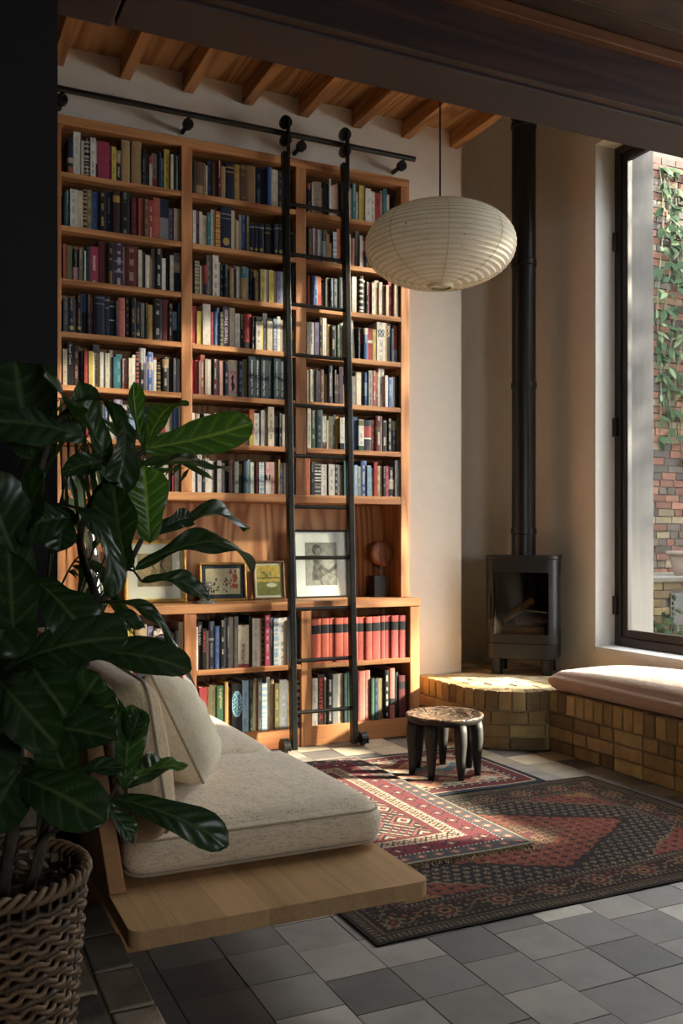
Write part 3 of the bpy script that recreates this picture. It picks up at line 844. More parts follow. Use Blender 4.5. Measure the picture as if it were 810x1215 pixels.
# each cell: sight frame of the photograph (x, y, scale) and, per book, left, right, head, colour/ink, bands, marks
CELLS = {
 ('L', 1): (72, 150, 5.4, "44,78,75,N|0-.2F|.3-.45E;82,128,34,W/S;130,150,90,C/S;154,186,75,K/W#;188,222,77,W/K;222,238,93,E|0-.4v;238,310,97,P;310,326,122,P/W;326,356,130,Y/K;358,386,152,K/W|.6-1A;389,444,86,A;452,517,97,A;518,545,147,K/S;545,568,172,K=CAVE ART;568,584,188,C|.75-1R;586,620,168,E/K|0-.3H;622,642,164,N;643,662,200,T/W;662,697,146,Y/U;702,720,183,C;722,738,185,K;738,752,185,W/r;752,782,180,t/S"),
 ('L', 2): (72, 215, 5.4, "18,34,72,t;34,52,60,T/W;58,104,54,W/S;104,140,64,C/S;142,168,54,A#u;168,198,58,o/C;200,243,65,B/N;246,292,62,K/Y;292,332,66,N/S;332,380,68,u|.74-.9M;380,440,74,K/S;452,498,102,r/R;498,530,108,F;530,562,118,U/M;562,592,124,R/W;592,636,106,F/O;636,692,114,S|.55-1N;694,722,172,V/W;722,748,178,E/S;748,774,182,A/U"),
 ('L', 3): (72, 278, 5.4, "16,38,60,F;38,72,72,o/U;78,116,95,K/S|0-.42p;116,138,96,o/C;138,151,100,B;151,161,108,W;161,190,78,D/K;191,240,78,P/W;241,296,44,r/u;298,344,54,K/M;346,400,60,v/W|.55-.6V|.3-.36V;402,412,78,C;412,494,78,r/E;495,520,102,C;520,540,118,s;540,552,132,C;552,572,134,W/S;572,582,150,A;582,606,90,S;606,647,94,K/W;649,674,152,W;674,700,124,K/r;700,724,134,W/S;724,776,120,N|.5-1E|.75-1S"),
 ('L', 4): (72, 338, 5.4, "16,46,86,s/S;48,92,84,N/M*;92,103,92,r;104,136,58,K/M*;138,168,58,B/N|0-.55N;168,190,62,K/M*;190,211,74,r/p;211,221,72,K;222,280,70,N|.93-.95S|.78-.8S;280,313,76,N|.9-.93S|.7-.73S;314,348,108,N|.85-.88W|.45-.48W;348,365,104,N/M;366,410,86,H|.7-.72R;412,446,80,K/M;446,480,84,K/M;480,517,106,N/M*;518,540,114,W|0-.06G;540,556,116,K/M;556,592,128,M;592,648,92,K/W;648,694,94,r;694,718,120,u/W;718,746,170,L|0-.4K;746,776,122,t/S"),
 ('L', 5): (72, 400, 5.4, "14,40,76,C/N;40,79,28,K=Royal Court;82,124,54,u/p;126,150,88,K/S;150,178,88,R/O;178,206,92,Y/M;206,248,46,W|.8-1s=WILLIAM BOYD;250,272,98,W/p;272,286,98,s;286,312,102,C/G;312,334,80,S;338,356,126,T;356,394,108,T/L;398,434,138,p/W|.0-.25H;434,458,134,C;458,480,114,W;480,500,96,F#K;501,544,70,K/W|.65-1S;544,556,122,V;556,594,94,B/W|.55-.75E;596,616,130,W|.94-1R;618,648,160,K#M;652,692,130,K/W|.7-.95A;694,718,130,u/v;718,744,136,s/S;744,766,140,W/S;766,778,160,U"),
 ('L', 6): (60, 390, 4.76, "70,100,470,C/G;100,118,465,W;118,140,460,o;140,165,470,C;165,200,465,K/W;200,222,400,R/W;222,250,402,r/W;250,275,420,W/B;275,300,430,K;300,330,440,B/W;330,358,430,C;360,408,398,V/W;408,428,430,W/S;428,444,430,C;444,478,440,L/B;478,498,450,F;498,530,430,K/W;530,560,440,G;560,590,430,W;590,620,430,N;620,650,440,R;650,690,430,E;690,720,435,B;720,742,440,W"),
 ('L', 7): (60, 460, 3.375, "52,75,345,K;75,100,345,N/W;100,124,340,K;124,156,345,r/W;156,180,350,r;180,200,340,C;200,230,345,o;230,260,340,K;260,290,345,E;290,310,340,B;310,340,350,W;340,366,345,K;366,384,285,A;384,420,300,W;420,450,290,K;450,470,290,E;470,486,285,K;486,497,282,R;497,512,295,W/s;512,524,300,U"),
 ('M', 1): (225, 180, 6, "24,43,60,D;44,100,72,U|.0-.3A;100,112,84,C/K;112,126,100,E;126,160,62,N/B;162,198,66,U;198,220,66,r/W;220,254,106,A;256,316,84,N|.86-.9M|.74-.77M;316,356,90,M/Y;356,410,90,U/M|.92-.94M;412,470,96,A;472,517,112,N/S;518,549,120,N;550,581,110,B;582,630,126,E/W;632,662,140,t/M;664,689,142,t;690,722,148,t/S"),
 ('M', 2): (225, 240, 6, "20,44,58,W/U;44,66,66,v/S;66,90,66,C;90,122,94,E/U;122,150,76,T/L;150,182,52,C/S;182,216,66,O/M#Y;218,294,34,N|.8-.83S|.7-.72S*;294,322,58,C;322,334,116,M;334,350,130,C;350,372,84,S;372,404,88,B/L;404,424,94,o/C;426,460,146,N|.85-.9S*;460,493,146,N|.85-.9S*;494,530,152,N|.85-.88W*;538,577,152,K|.85-.88S|.7-.73M;578,597,158,K|.85-.88S;598,626,156,N|.85-.88S*;628,668,158,K|.85-.88M*;668,706,158,K|.85-.88S;708,738,180,K|.8-.84S;744,762,144,A"),
 ('M', 3): (225, 298, 6, "20,36,60,K;36,70,70,E/M#o;70,81,104,W;81,104,98,M;104,123,98,R|0-.38N;123,160,28,S/W;162,204,32,W/K;204,219,76,E;220,246,86,N/W;246,268,96,t/L;268,283,140,D;283,313,122,A;318,335,102,V|0-.9N;335,360,108,W/S;362,408,112,A/E|.66-1T;408,424,118,L/W;424,450,130,K/S;450,463,146,M|0-.8K;464,489,148,A/G;490,501,140,t;502,533,130,Y/K;534,558,134,W/B;558,591,138,Y/M;592,618,140,W/A|.55-.6E;618,646,146,V/K;646,684,150,L/W;686,703,150,r;705,722,150,u;724,762,112,D/S"),
 ('M', 4): (225, 355, 6, "18,51,46,R/K;52,90,84,Y/M;92,146,36,p/W|0-1W;146,171,92,R/p;172,190,90,B/N;190,212,60,B/L;212,236,90,D/M#o;236,287,50,v=GEORGE ORWELL;288,326,60,C/M;326,361,100,W/S;364,388,108,K/Y;388,440,104,R|0-.2K;440,466,124,K/W;468,508,128,W/K|.86-1K;508,520,156,Y;520,552,100,s/V|0-1s;553,596,140,C|.93-1K;596,622,140,L/W#V;622,644,124,W/L;645,660,148,E;662,690,148,N/W;692,720,140,t;724,768,124,T|.38-.62Y"),
 ('M', 5): (225, 415, 6, "18,40,72,R/r;40,63,72,R/F;64,76,80,S;76,108,36,R/W|0-1F;108,130,66,C/S;130,152,70,W;152,165,66,K;166,197,68,r/W|.5-.75K;198,210,80,s;210,233,80,p;236,247,84,K;248,275,84,N/W;276,344,72,C|.1-.72p@;346,381,82,N/L;382,413,66,o/M;416,465,48,t=Shakespeare Tragedies  Folio;466,509,50,t=Shakespeare Comedies  Folio;510,551,52,t=Shakespeare Classical Plays  Folio;552,594,56,t=Shakespeare Romances  Folio;597,639,60,t=Shakespeare Tragicomedies  Folio;640,682,62,t=Shakespeare Early Comedies  Folio;683,722,66,t=Shakespeare Histories  Folio;723,765,72,t/S"),
 ('M', 6): (225, 475, 6, "20,48,90,W;48,70,95,C/R;70,100,90,K;100,130,95,W/S;130,160,96,C;160,195,90,r/W;195,212,100,Y;212,236,95,M;236,276,90,B/W;276,325,92,W/S;325,352,95,U/M;352,388,92,O/Y;388,420,98,W/A;421,456,66,O/Y|.0-.3Y;457,498,90,W/B;498,511,84,K;512,540,70,W/S;540,556,76,E/R;557,600,48,C/K;600,612,100,D;612,636,108,K/W;637,656,92,s/W;656,674,100,W/S;674,698,112,o/Y;700,730,105,K;730,750,110,s/S;750,768,116,r/u"),
 ('M', 7): (225, 535, 6, "16,36,90,W/S;36,58,100,N;58,88,28,W/K;88,112,60,N/W;112,138,52,W/N;138,176,70,W;176,194,80,K;194,222,70,W/K;222,250,84,S;250,274,70,K;274,299,64,U/O;300,320,76,K/R;322,349,76,S/G;350,378,90,A/G|0-.6G;379,407,72,N;408,432,62,T/L;432,445,80,W;446,456,82,C;457,474,80,t;474,492,78,r;492,530,80,L/T#W;538,573,80,p/W|.45-.6K|0-.4W;573,602,80,p/R;604,628,78,o;628,640,62,M;640,672,86,B/W|.85-1K;673,698,84,E/S;699,738,90,K;742,764,100,D"),
 ('R', 1): (360, 205, 6.48, "34,63,80,N/W|.85-1O;64,79,70,W;80,136,70,E/U;136,152,114,U;158,195,80,B/N|0-1N;196,211,50,W;212,235,96,E;236,258,84,p/F;258,280,76,C;282,330,90,K;334,355,106,C;356,376,120,W/K;376,404,82,T/W;408,427,144,W/B;428,470,98,Y/M;471,514,124,W/S;516,547,144,W/r;548,595,156,R/r;596,611,136,W;611,640,124,T/N|0-1T;641,662,164,C;676,706,150,U<;708,732,140,W/K<|0-.6M;734,752,185,S<;753,762,204,r"),
 ('R', 2): (360, 262, 6.48, "36,46,40,K;46,68,60,C/r;68,83,58,W;83,106,64,V/B;106,142,70,W/L;142,166,72,L/W|.65-1N;166,180,76,o;180,190,96,M;190,205,100,O;205,228,98,C/K|.7-1K;228,256,84,L/W#W;257,290,62,O/F;292,320,70,K;322,335,104,v;336,364,104,W;364,381,130,F;382,402,130,E;402,428,80,S/V;428,447,116,W/R;448,478,120,r/W;478,498,130,N;498,520,150,W/S;520,560,140,K;560,600,150,E;600,640,150,B;640,690,160,W;690,745,160,r"),
 ('R', 3): (360, 320, 6.48, "32,54,44,F/O;54,85,46,B/N|0-1B;86,108,50,B/W;108,138,52,R/O|.5-1O;138,160,96,C;162,180,70,K;180,206,60,o/C;206,226,66,N/L;226,266,68,t/S;268,300,60,D/K;302,334,60,K;340,350,84,C;350,370,70,C/o;370,404,56,W;404,424,70,K;425,456,52,K#W;456,476,80,W;478,495,96,K/W;496,520,102,P/r;520,544,104,W/K;544,557,84,E;557,582,80,W/O|0-.8A;583,608,96,W/V;608,630,116,A;631,650,120,C;652,690,74,P/p;693,721,118,C/E;722,736,190,S;736,752,150,K/S"),
 ('R', 4): (360, 372, 6.48, "24,44,66,W/K;46,76,68,W/K;84,114,70,V/K;114,147,34,K/M;148,178,34,W/p;178,206,84,M/Y;208,243,96,K/W;244,257,104,M;258,276,88,G/W;276,288,74,K;288,308,70,W/p;312,338,90,E;340,356,84,W/V;358,402,52,W/S<;402,415,110,K;415,430,112,t/S;431,460,110,K/R|.5-.9R;461,492,114,B/W|.8-1W;492,530,116,R/r|.54-.63W;531,558,122,Y/o;560,628,70,W/S@;628,639,72,M;640,668,78,N=IDOL;669,688,116,N;689,722,92,F/K|0-.35L;724,750,78,K"),
 ('R', 5): (360, 425, 6.48, "28,50,90,E/A;50,82,88,W/S;82,105,90,K;106,123,98,v/S;123,152,88,U/p;153,167,120,K/M;168,188,122,M/K;188,220,58,N/W;220,236,146,r;236,252,90,K/Y;252,274,124,u/p;275,306,66,v/s;306,322,200,M;324,352,130,K;356,375,140,r/W|0-.6u;376,398,140,S/K;398,410,110,t;411,446,108,Y/C|0-1C;448,469,112,v/S;470,496,110,B/L|.3-.7L;497,528,96,S/K;530,554,98,R/W;558,579,110,u/M;580,624,80,W/K;625,644,134,W/R;646,684,150,B/L;685,706,140,C/S;706,742,136,K/u"),
 ('R', 6): (360, 480, 6.48, "26,54,20,W/K;56,91,44,G/W|.7-.95D;92,143,42,t/S;144,174,90,W/S|0-.2r;174,188,120,C;189,221,90,o/K;222,248,76,K/S;249,272,90,M;276,309,102,W/r|0-.2K;310,330,94,L/V;332,358,100,N/S;360,384,106,N/W;385,420,96,T/B|0-1B;421,460,116,W/G|.8-.98o|0-.15G;461,520,120,N/r|.45-.8R|.38-.43W;525,551,118,F/W;552,600,90,r/W|.5-.7U;606,651,120,K/W;652,676,108,K/W;678,718,126,N/S|.7-1o;720,748,100,o/U"),
 ('R', 7): (360, 535, 6.48, "24,52,46,O=Chris Beckett;56,89,84,K/S;90,138,100,S/K|.45-.8W#K;140,182,104,W/S;183,192,90,K;193,238,104,W/r;239,268,104,N/W;269,283,108,W;284,306,110,W/O;307,332,80,T/L;335,363,90,K;366,390,110,r/U;391,418,110,L/W;419,441,120,S/W;442,486,76,B/W|0-1B;487,516,112,L/B;517,536,130,E/K;538,562,86,R/r;563,587,116,M/W;588,608,118,W/K;609,626,118,K/W;627,650,116,P/p;652,697,124,K/W|.26-.58E;699,738,74,S/s;740,756,104,W"),
 ('l', 1): (130, 725, 8.1, "30,70,190,K;70,110,180,N;110,160,190,W;160,172,175,G;173,225,170,Y/K;240,298,180,A;300,360,130,E/Y@;365,420,148,V/W;421,447,190,W;448,497,170,C/U;498,555,158,V/W;556,575,240,C;576,604,200,K;605,624,215,r/W;625,660,190,K;664,722,108,E/A"),
 ('l', 2): (160, 780, 9, "40,100,330,N;100,170,330,r;170,230,320,W;230,300,330,G;300,360,330,A;360,430,320,K;430,500,320,B;505,552,312,C/K"),
 ('m', 1): (225, 720, 5.786, "40,57,140,W/K;58,88,104,K=THIS IS NOT;88,116,150,K=5000 DAYS;117,131,165,U;132,171,100,N/S|.6-.65S;172,208,132,B/V;209,240,92,K/W;241,255,80,S;256,271,80,N/W;272,302,72,W;303,330,66,S/o|0-1s;331,404,126,C/K|0-.08R;405,428,66,K;429,474,80,W/S;475,493,82,E;493,514,80,U#K;515,548,58,P/W;549,574,74,K/S;574,607,80,L/B#W;608,667,76,W/K;668,680,90,S;681,698,188,F;700,732,80,K;733,744,80,K/S;745,772,76,N/s"),
 ('m', 2): (225, 795, 5.786, "40,52,124,E|.6-1R;53,65,136,K/W;66,116,120,R|.3-.62K;117,138,116,U;140,186,108,o/D;187,237,108,G=Leighton;238,262,82,M/A;263,285,120,U/A;286,357,94,K~;358,400,72,L/B;401,444,68,D/o;445,468,60,A/U;469,497,56,s/S;498,531,92,L#W;531,555,52,W/p;556,578,66,A/p;580,612,90,o/Y;613,666,66,S/L;668,694,78,A/U;695,707,80,K;708,734,80,N;736,768,70,S|.65-1E#K"),
 ('r', 1): (360, 715, 6.23, "60,95,125,H!;96,134,122,H!;136,189,118,H!;190,233,116,H!;234,291,114,H!;292,340,112,H!;342,377,110,H!;378,401,108,H!;402,456,108,H!;458,500,106,H!;508,570,104,H!;572,606,100,H!;608,651,98,H!;652,705,96,H!;706,752,94,H!"),
 ('r', 2): (360, 780, 6.23, "64,104,156,W/S;106,156,128,u=BEAUTIFUL;157,172,150,W;173,214,164,K/W;215,250,124,W/S|0-1S;256,293,122,E/C;294,319,116,t/o;320,352,110,G/D;354,386,118,K;388,408,120,K;409,458,102,H;459,498,98,H/p;499,523,156,G/t;524,551,158,N/B;552,577,156,o;578,600,156,U;601,634,94,N/W|0-1K;635,672,80,H|.27-.4K;674,700,110,K/N;702,756,132,r|.68-.85K"),
}
BAYW = {'L': 'left', 'M': 'middle', 'R': 'right', 'l': 'left', 'm': 'middle', 'r': 'right'}
ROWW = {1: 'top', 2: 'second', 3: 'third', 4: 'fourth', 5: 'fifth', 6: 'sixth', 7: 'seventh'}
ORD = ['first', 'second', 'third', 'fourth', 'fifth', 'sixth', 'seventh', 'eighth', 'ninth', 'tenth', 'eleventh', 'twelfth', 'thirteenth', 'fourteenth', 'fifteenth',
       'sixteenth', 'seventeenth', 'eighteenth', 'nineteenth', 'twentieth', 'twenty-first', 'twenty-second', 'twenty-third', 'twenty-fourth', 'twenty-fifth',
       'twenty-sixth', 'twenty-seventh', 'twenty-eighth', 'twenty-ninth', 'thirtieth']

def parse_books():
    out = []
    for (bay, row), (cx, cy, sc, txt) in CELLS.items():
        low = bay.islower()
        front = (LF if low else UF)
        zb = ({1: 0.488, 2: 0.116}[row]) if low else SH_TOP[row - 1]
        lim = (LB if low else BAYS)[{'L': 0, 'M': 1, 'R': 2}[bay.upper()]]
        zmax = ({1: 0.806, 2: 0.456}[row]) if low else (SH_TOP[row - 2] - 0.032 if row > 1 else 3.452)
        for k, t in enumerate(txt.split(';')):
            title = None
            if '=' in t: t, title = t.split('=')
            marks = [c for c in '#*@~<!' if c in t]
            pat = t[t.index('#') + 1] if '#' in t and t.index('#') + 1 < len(t) and t[t.index('#') + 1].isalpha() else ('W' if '#' in t else None)
            if '#' in t: t = t[:t.index('#')]
            for c in '*@~<!': t = t.replace(c, '')
            fs = t.split(',')
            spec = fs[3].split('|')
            cc = spec[0].split('/')
            y = front + 0.022
            p0 = P(cx + float(fs[0]) / sc, cy + float(fs[2]) / sc, Y=y)
            p1 = P(cx + float(fs[1]) / sc, cy + float(fs[2]) / sc, Y=y)
            pm = (p0 + p1) / 2
            bands = []
            for b_ in spec[1:]:
                z0, z1 = b_[:-1].split('-')
                bands.append((float(z0), float(z1), b_[-1]))
            x0, x1 = max(p0.x, lim[0] + 0.001), min(p1.x, lim[1] - 0.001)
            h = min(pm.z, zmax) - zb
            out.append(dict(bay=bay, row=row, k=k, x0=x0, x1=x1, h=max(h, 0.09), zb=zb, y=y, col=cc[0], ink=cc[1] if len(cc) > 1 else None,
                            bands=bands, marks=marks, pat=pat, title=title, lim=lim,
                            px=(cx + (float(fs[0]) + float(fs[1])) / 2 / sc)))
    return out
BOOKS = parse_books()
# neighbours never share space
bykey = {}
for b_ in BOOKS: bykey.setdefault((b_['bay'], b_['row']), []).append(b_)
for key, L in bykey.items():
    L.sort(key=lambda q: q['x0'])
    for a, b_ in zip(L[:-1], L[1:]):
        if a['x1'] > b_['x0'] - 0.0008:
            m_ = (a['x1'] + b_['x0']) / 2
            a['x1'] = m_ - 0.0004; b_['x0'] = m_ + 0.0004
    for i, b_ in enumerate(L): b_['ord'] = i
# the hidden ones (behind the fig and the lamp) and the slivers join the one mass of uncounted books
def seen(b_):
    bay, row, u = b_['bay'], b_['row'], b_['px']
    w = b_['x1'] - b_['x0']
    s = w * b_['h']
    if bay == 'L' and row == 6: s *= 0.25 if 108 < u < 165 else 0.05
    if bay == 'L' and row == 7: s *= 0.5 if u > 196 else 0.05
    if bay == 'M' and row == 6 and u < 294: s *= 0.08
    if bay == 'M' and row == 7 and u < 262: s *= 0.45
    if bay == 'R' and row in (1, 2) and u > 438 - (0 if row == 2 else -18): s *= 0.1 if row == 2 else 0.6
    if bay == 'l': s *= 0.25 if u > 150 else 0.05
    if bay == 'm' and row == 2 and u < 262: s *= 0.6
    if 0 < u - 338 < 16 or 0 < u - 405 < 16: s *= 0.7
    return s
LIMIT = 300
order = sorted(range(len(BOOKS)), key=lambda i: -seen(BOOKS[i]))
single = set(order[:LIMIT])

M_title_white = plain('title_white', '#d9d4c6', 0.6)
M_title_red = plain('title_red', '#c23a30', 0.6)
M_title_gold = plain('title_gold', '#c2b070', 0.5)
M_title_black = plain('title_black', '#1a1a1a', 0.6)
TITLE_MAT = {'THIS IS NOT': M_title_white, '5000 DAYS': M_title_red, 'Leighton': M_title_gold, 'BEAUTIFUL': M_title_red, 'Chris Beckett': M_title_black,
             'IDOL': M_title_white, 'GEORGE ORWELL': M_title_white, 'WILLIAM BOYD': M_title_black, 'Royal Court': M_title_white, 'CAVE ART': M_title_white}
def title_mesh(text, width, length, mat):
    cu = bpy.data.curves.new('spine_title', 'FONT')
    cu.body = text
    cu.size = 1.0
    cu.resolution_u = 2
    cu.align_x = 'CENTER'; cu.align_y = 'CENTER'
    o = bpy.data.objects.new('spine_title', cu)
    COL.objects.link(o)
    dg = bpy.context.evaluated_depsgraph_get()
    me = bpy.data.meshes.new_from_object(o.evaluated_get(dg))
    bpy.data.objects.remove(o)
    xs = [v.co.x for v in me.vertices]; ys = [v.co.y for v in me.vertices]
    sx = length / (max(xs) - min(xs)); sy = width / (max(ys) - min(ys))
    cx_, cy_ = (max(xs) + min(xs)) / 2, (max(ys) + min(ys)) / 2
    for v in me.vertices:
        x, y = (v.co.x - cx_) * sx, (v.co.y - cy_) * sy
        v.co = (y, 0, -x)                                  # reads from head to foot
    me.materials.clear(); me.materials.append(mat)
    return me

disc_v = [(0.5 * math.cos(2 * PI * k / 14), 0.0, 0.5 * math.sin(2 * PI * k / 14)) for k in range(14)]
mass_v, nbook = [], 0
mass = dict(co=[], loops=[], starts=[], col=[], ink=[], uv=[], mat=[])
for i, q in enumerate(BOOKS):
    w, h = q['x1'] - q['x0'], q['h']
    if w < 0.003: w = 0.003
    low = q['bay'].islower()
    front = LF if low else UF
    random.seed(i * 31 + 3)
    dmax = (0.29 if low else 0.205)
    d = min(dmax, max(0.11, h * 0.68))
    y = q['y'] + random.uniform(-0.010, 0.012)
    col = PALL[q['col']]
    if '!' in q['marks']:                                  # the matched set of salmon volumes with black labels
        t_ = q['ord'] / 14
        col = tuple(a * (1 - t_) + b_ * t_ for a, b_ in zip(lin('cd6b52'), lin('b0524f')))
        kk = 1.12 if q['ord'] in (3, 5) else 1.0
        col = tuple(c_ * kk for c_ in col)
        q['bands'] = [(0.66, 0.86, 'K')]
        q['ink'] = None
    kk = random.uniform(0.9, 1.08)
    col = tuple(min(0.9, c_ * kk) for c_ in col)
    ink = PALL[q['ink']] if q['ink'] else (0, 0, 0)
    inka = 0.85 if q['ink'] and not q['title'] else 0.0
    hard = q['col'] in 'NKrUuAtDMHBG' and w > 0.012 and not q['title']
    bands = list(q['bands'])
    if q['pat']:
        rr = random.Random(i)
        z_ = 0.04
        while z_ < 0.95:
            dz = rr.uniform(0.03, 0.07)
            bands.append((z_, min(z_ + dz, 0.97), q['pat'])); z_ += dz * rr.uniform(1.7, 2.6)
    alone = i in single
    vis_top = q['zb'] + h < EYE + 0.02
    me, pg = book_mesh(w, h, d, col, ink, inka, bands, hard, not (alone and vis_top))
    xc = (q['x0'] + q['x1']) / 2
    lean = 0.0
    if '<' in q['marks']:
        lean = math.radians(11 if q['row'] == 1 else -3.5)
    if not alone:
        n0 = len(mass['co'])
        Mx = Matrix.Translation((xc, y, q['zb'])) @ Matrix.Rotation(lean, 4, 'Y')
        mass['co'] += [tuple(Mx @ v.co) for v in me.vertices]
        ca, ia, uv = me.color_attributes['Col'].data, me.color_attributes['Ink'].data, me.uv_layers[0].data
        for p in me.polygons:
            mass['starts'].append(tuple(n0 + vi for vi in p.vertices)); mass['mat'].append(p.material_index)
            for li in p.loop_indices:
                mass['col'].append(tuple(ca[li].color)); mass['ink'].append(tuple(ia[li].color)); mass['uv'].append(tuple(uv[li].uv))
        bpy.data.meshes.remove(me)
        continue
    o = bpy.data.objects.new('book', me); COL.objects.link(o)
    o.location = (xc, y, q['zb'] + 0.0004 + abs(math.sin(lean)) * w / 2)
    o.rotation_euler = (0, lean, 0)
    cell = bykey[(q['bay'], q['row'])]
    big = 'thick ' if w > 0.05 else 'thin ' if w < 0.016 else ''
    tall = 'tall ' if h > 0.235 and not low else 'short ' if h < 0.165 else ''
    nm = NAMES[q['col']]
    same = [z for z in cell if z['col'] == q['col']]
    same_vis = same
    extra = ''
    if '*' in q['marks']: extra = ' with a gold seal'
    elif '~' in q['marks']: extra = ' with a pale oval figure'
    elif '@' in q['marks']: extra = ' with a picture on its spine'
    elif '!' in q['marks']: extra = ' with a black title label'
    elif bands and not q['pat'] and bands[0][2] != q['col']: extra = f" with {NAMES[bands[0][2]]} band"
    elif '<' in q['marks']: extra = ' leaning'
    if low: where = f"{'upper' if q['row'] == 1 else 'lower'} shelf of the {BAYW[q['bay']]} low cabinet"
    else: where = f"{ROWW[q['row']]} shelf of the {BAYW[q['bay']]} bay"
    pos = f"{ORD[q['ord']]} from left" if q['ord'] < len(ORD) else 'last'
    lab = f"{tall or big}{nm} book{extra}, {pos}, {where}"
    if len(lab.split()) > 16: lab = f"{nm} book{extra}, {pos}, {where}"
    if len(lab.split()) > 16: lab = f"{nm} book, {pos}, {where}"
    tag(o, lab, 'book', ('books in the low cabinet' if low else 'books on the bookcase shelves'))
    if vis_top:
        pm = bpy.data.meshes.new('page_block')
        z1 = h - 0.005
        low_ = [(x, y_, 0.004) for x, y_, z_ in pg]
        n_ = len(pg)
        pm.from_pydata([tuple(p) for p in pg] + low_, [], [tuple(range(n_))] + [(k, (k + 1) % n_, n_ + (k + 1) % n_, n_ + k)[::-1] for k in range(n_)])
        pm.materials.append(M_pages)
        c_ = bpy.data.objects.new('page_block', pm); COL.objects.link(c_); c_.parent = o
    if q['title']:
        t = q['title']
        ww = {'5000 DAYS': 0.55, 'WILLIAM BOYD': 0.42, 'GEORGE ORWELL': 0.42, 'IDOL': 0.62, 'Royal Court': 0.5, 'THIS IS NOT': 0.5, 'Leighton': 0.5, 'BEAUTIFUL': 0.42}.get(t, 0.34)
        ll = {'5000 DAYS': 0.5, 'IDOL': 0.3, 'Leighton': 0.4, 'Royal Court': 0.45, 'THIS IS NOT': 0.42, 'CAVE ART': 0.55, 'BEAUTIFUL': 0.85, 'Chris Beckett': 0.5}.get(t, 0.84)
        tm = title_mesh(t, w * ww, h * ll, TITLE_MAT.get(t, M_title_white))
        c_ = bpy.data.objects.new('spine_title', tm); COL.objects.link(c_); c_.parent = o
        c_.location = (0, -0.0006, h * (0.93 - ll / 2) if ll < 0.8 else h * 0.5)
    if '*' in q['marks']:
        em = bpy.data.meshes.new('gilt_emblem')
        s_ = w * 0.62
        em.from_pydata([(a * s_, 0, c_ * s_ * 1.15) for a, b2, c_ in disc_v], [], [tuple(range(14))])
        em.materials.append(M_goldflat)
        c_ = bpy.data.objects.new('gilt_emblem', em); COL.objects.link(c_); c_.parent = o
        c_.location = (0, -0.0006, h * 0.14 if q['bay'] != 'M' or q['ord'] > 9 else h * 0.16)
    if '~' in q['marks']:
        def oval(X, Y):
            r = ((X / 0.062 - 0.5) / 0.5) ** 2 + ((Y / 0.15 - 0.5) / 0.5) ** 2
            nz = 0.5 + 0.5 * np.sin(X * 300 + np.sin(Y * 160) * 2) * np.cos(Y * 140 + X * 90)
            a, b2, c2 = srgb('#7fa6b5', '#2d5266', '#18181a')
            k = (nz > 0.5)[..., None]
            o_ = np.where(k, a, b2)
            o_ = np.where(((r > 0.8) & (r < 1))[..., None], a, o_)
            return np.where((r > 1)[..., None], c2, o_)
        c_ = color_grid('spine_picture', attr_mat('printed_oval', 0.6), o, 0.062, 0.15, 26, 48, oval, M=Matrix(((1, 0, 0, -0.031), (0, 0, 1, -0.0008), (0, 1, 0, 0.09), (0, 0, 0, 1))))
    if '@' in q['marks']:
        cw, ch = w * 0.74, h * (0.45 if q['bay'] == 'M' else 0.2)
        zz = h * (0.16 if q['bay'] == 'M' else 0.62)
        fig = q['bay'] == 'M'
        def pic(X, Y, cw=cw, ch=ch, fig=fig):
            a = X / cw - 0.5; b2 = Y / ch
            if fig:
                m_ = (np.abs(a - 0.05 * np.sin(b2 * 7)) < 0.14 + 0.10 * np.sin(b2 * 5) ** 2) & (b2 > 0.04) & (b2 < 0.84)
                m_ |= (a ** 2 + (b2 * 1.6 - 1.4) ** 2) < 0.02
                c1, c0 = srgb('#1b1417', '#cf9f9f')
            else:
                m_ = (np.sin(a * 14 + 1) * np.cos(b2 * 9) > 0.1)
                c1, c0 = srgb('#3a3f42', '#9aa09f')
            return np.where(m_[..., None], c1, c0)
        color_grid('spine_picture', attr_mat('printed_picture', 0.6), o, cw, ch, 14, 24, pic, M=Matrix(((1, 0, 0, -cw / 2), (0, 0, 1, -0.0008), (0, 1, 0, zz), (0, 0, 0, 1))))
    nbook += 1
# one mass for the rest
me = bpy.data.meshes.new('books')
me.from_pydata(mass['co'], [], mass['starts'])
me.materials.append(M_book); me.materials.append(M_pages)
me.polygons.foreach_set('material_index', mass['mat'])
a = me.color_attributes.new('Col', 'FLOAT_COLOR', 'CORNER'); a.data.foreach_set('color', np.array(mass['col'], np.float32).ravel())
a = me.color_attributes.new('Ink', 'FLOAT_COLOR', 'CORNER'); a.data.foreach_set('color', np.array(mass['ink'], np.float32).ravel())
u_ = me.uv_layers.new(name='UVMap'); u_.data.foreach_set('uv', np.array(mass['uv'], np.float32).ravel())
o = bpy.data.objects.new('books', me); COL.objects.link(o)
tag(o, 'remaining books filling the gaps and hidden ends of the shelves', 'books', kind='stuff')
print('BOOKS', len(BOOKS), 'single', nbook)
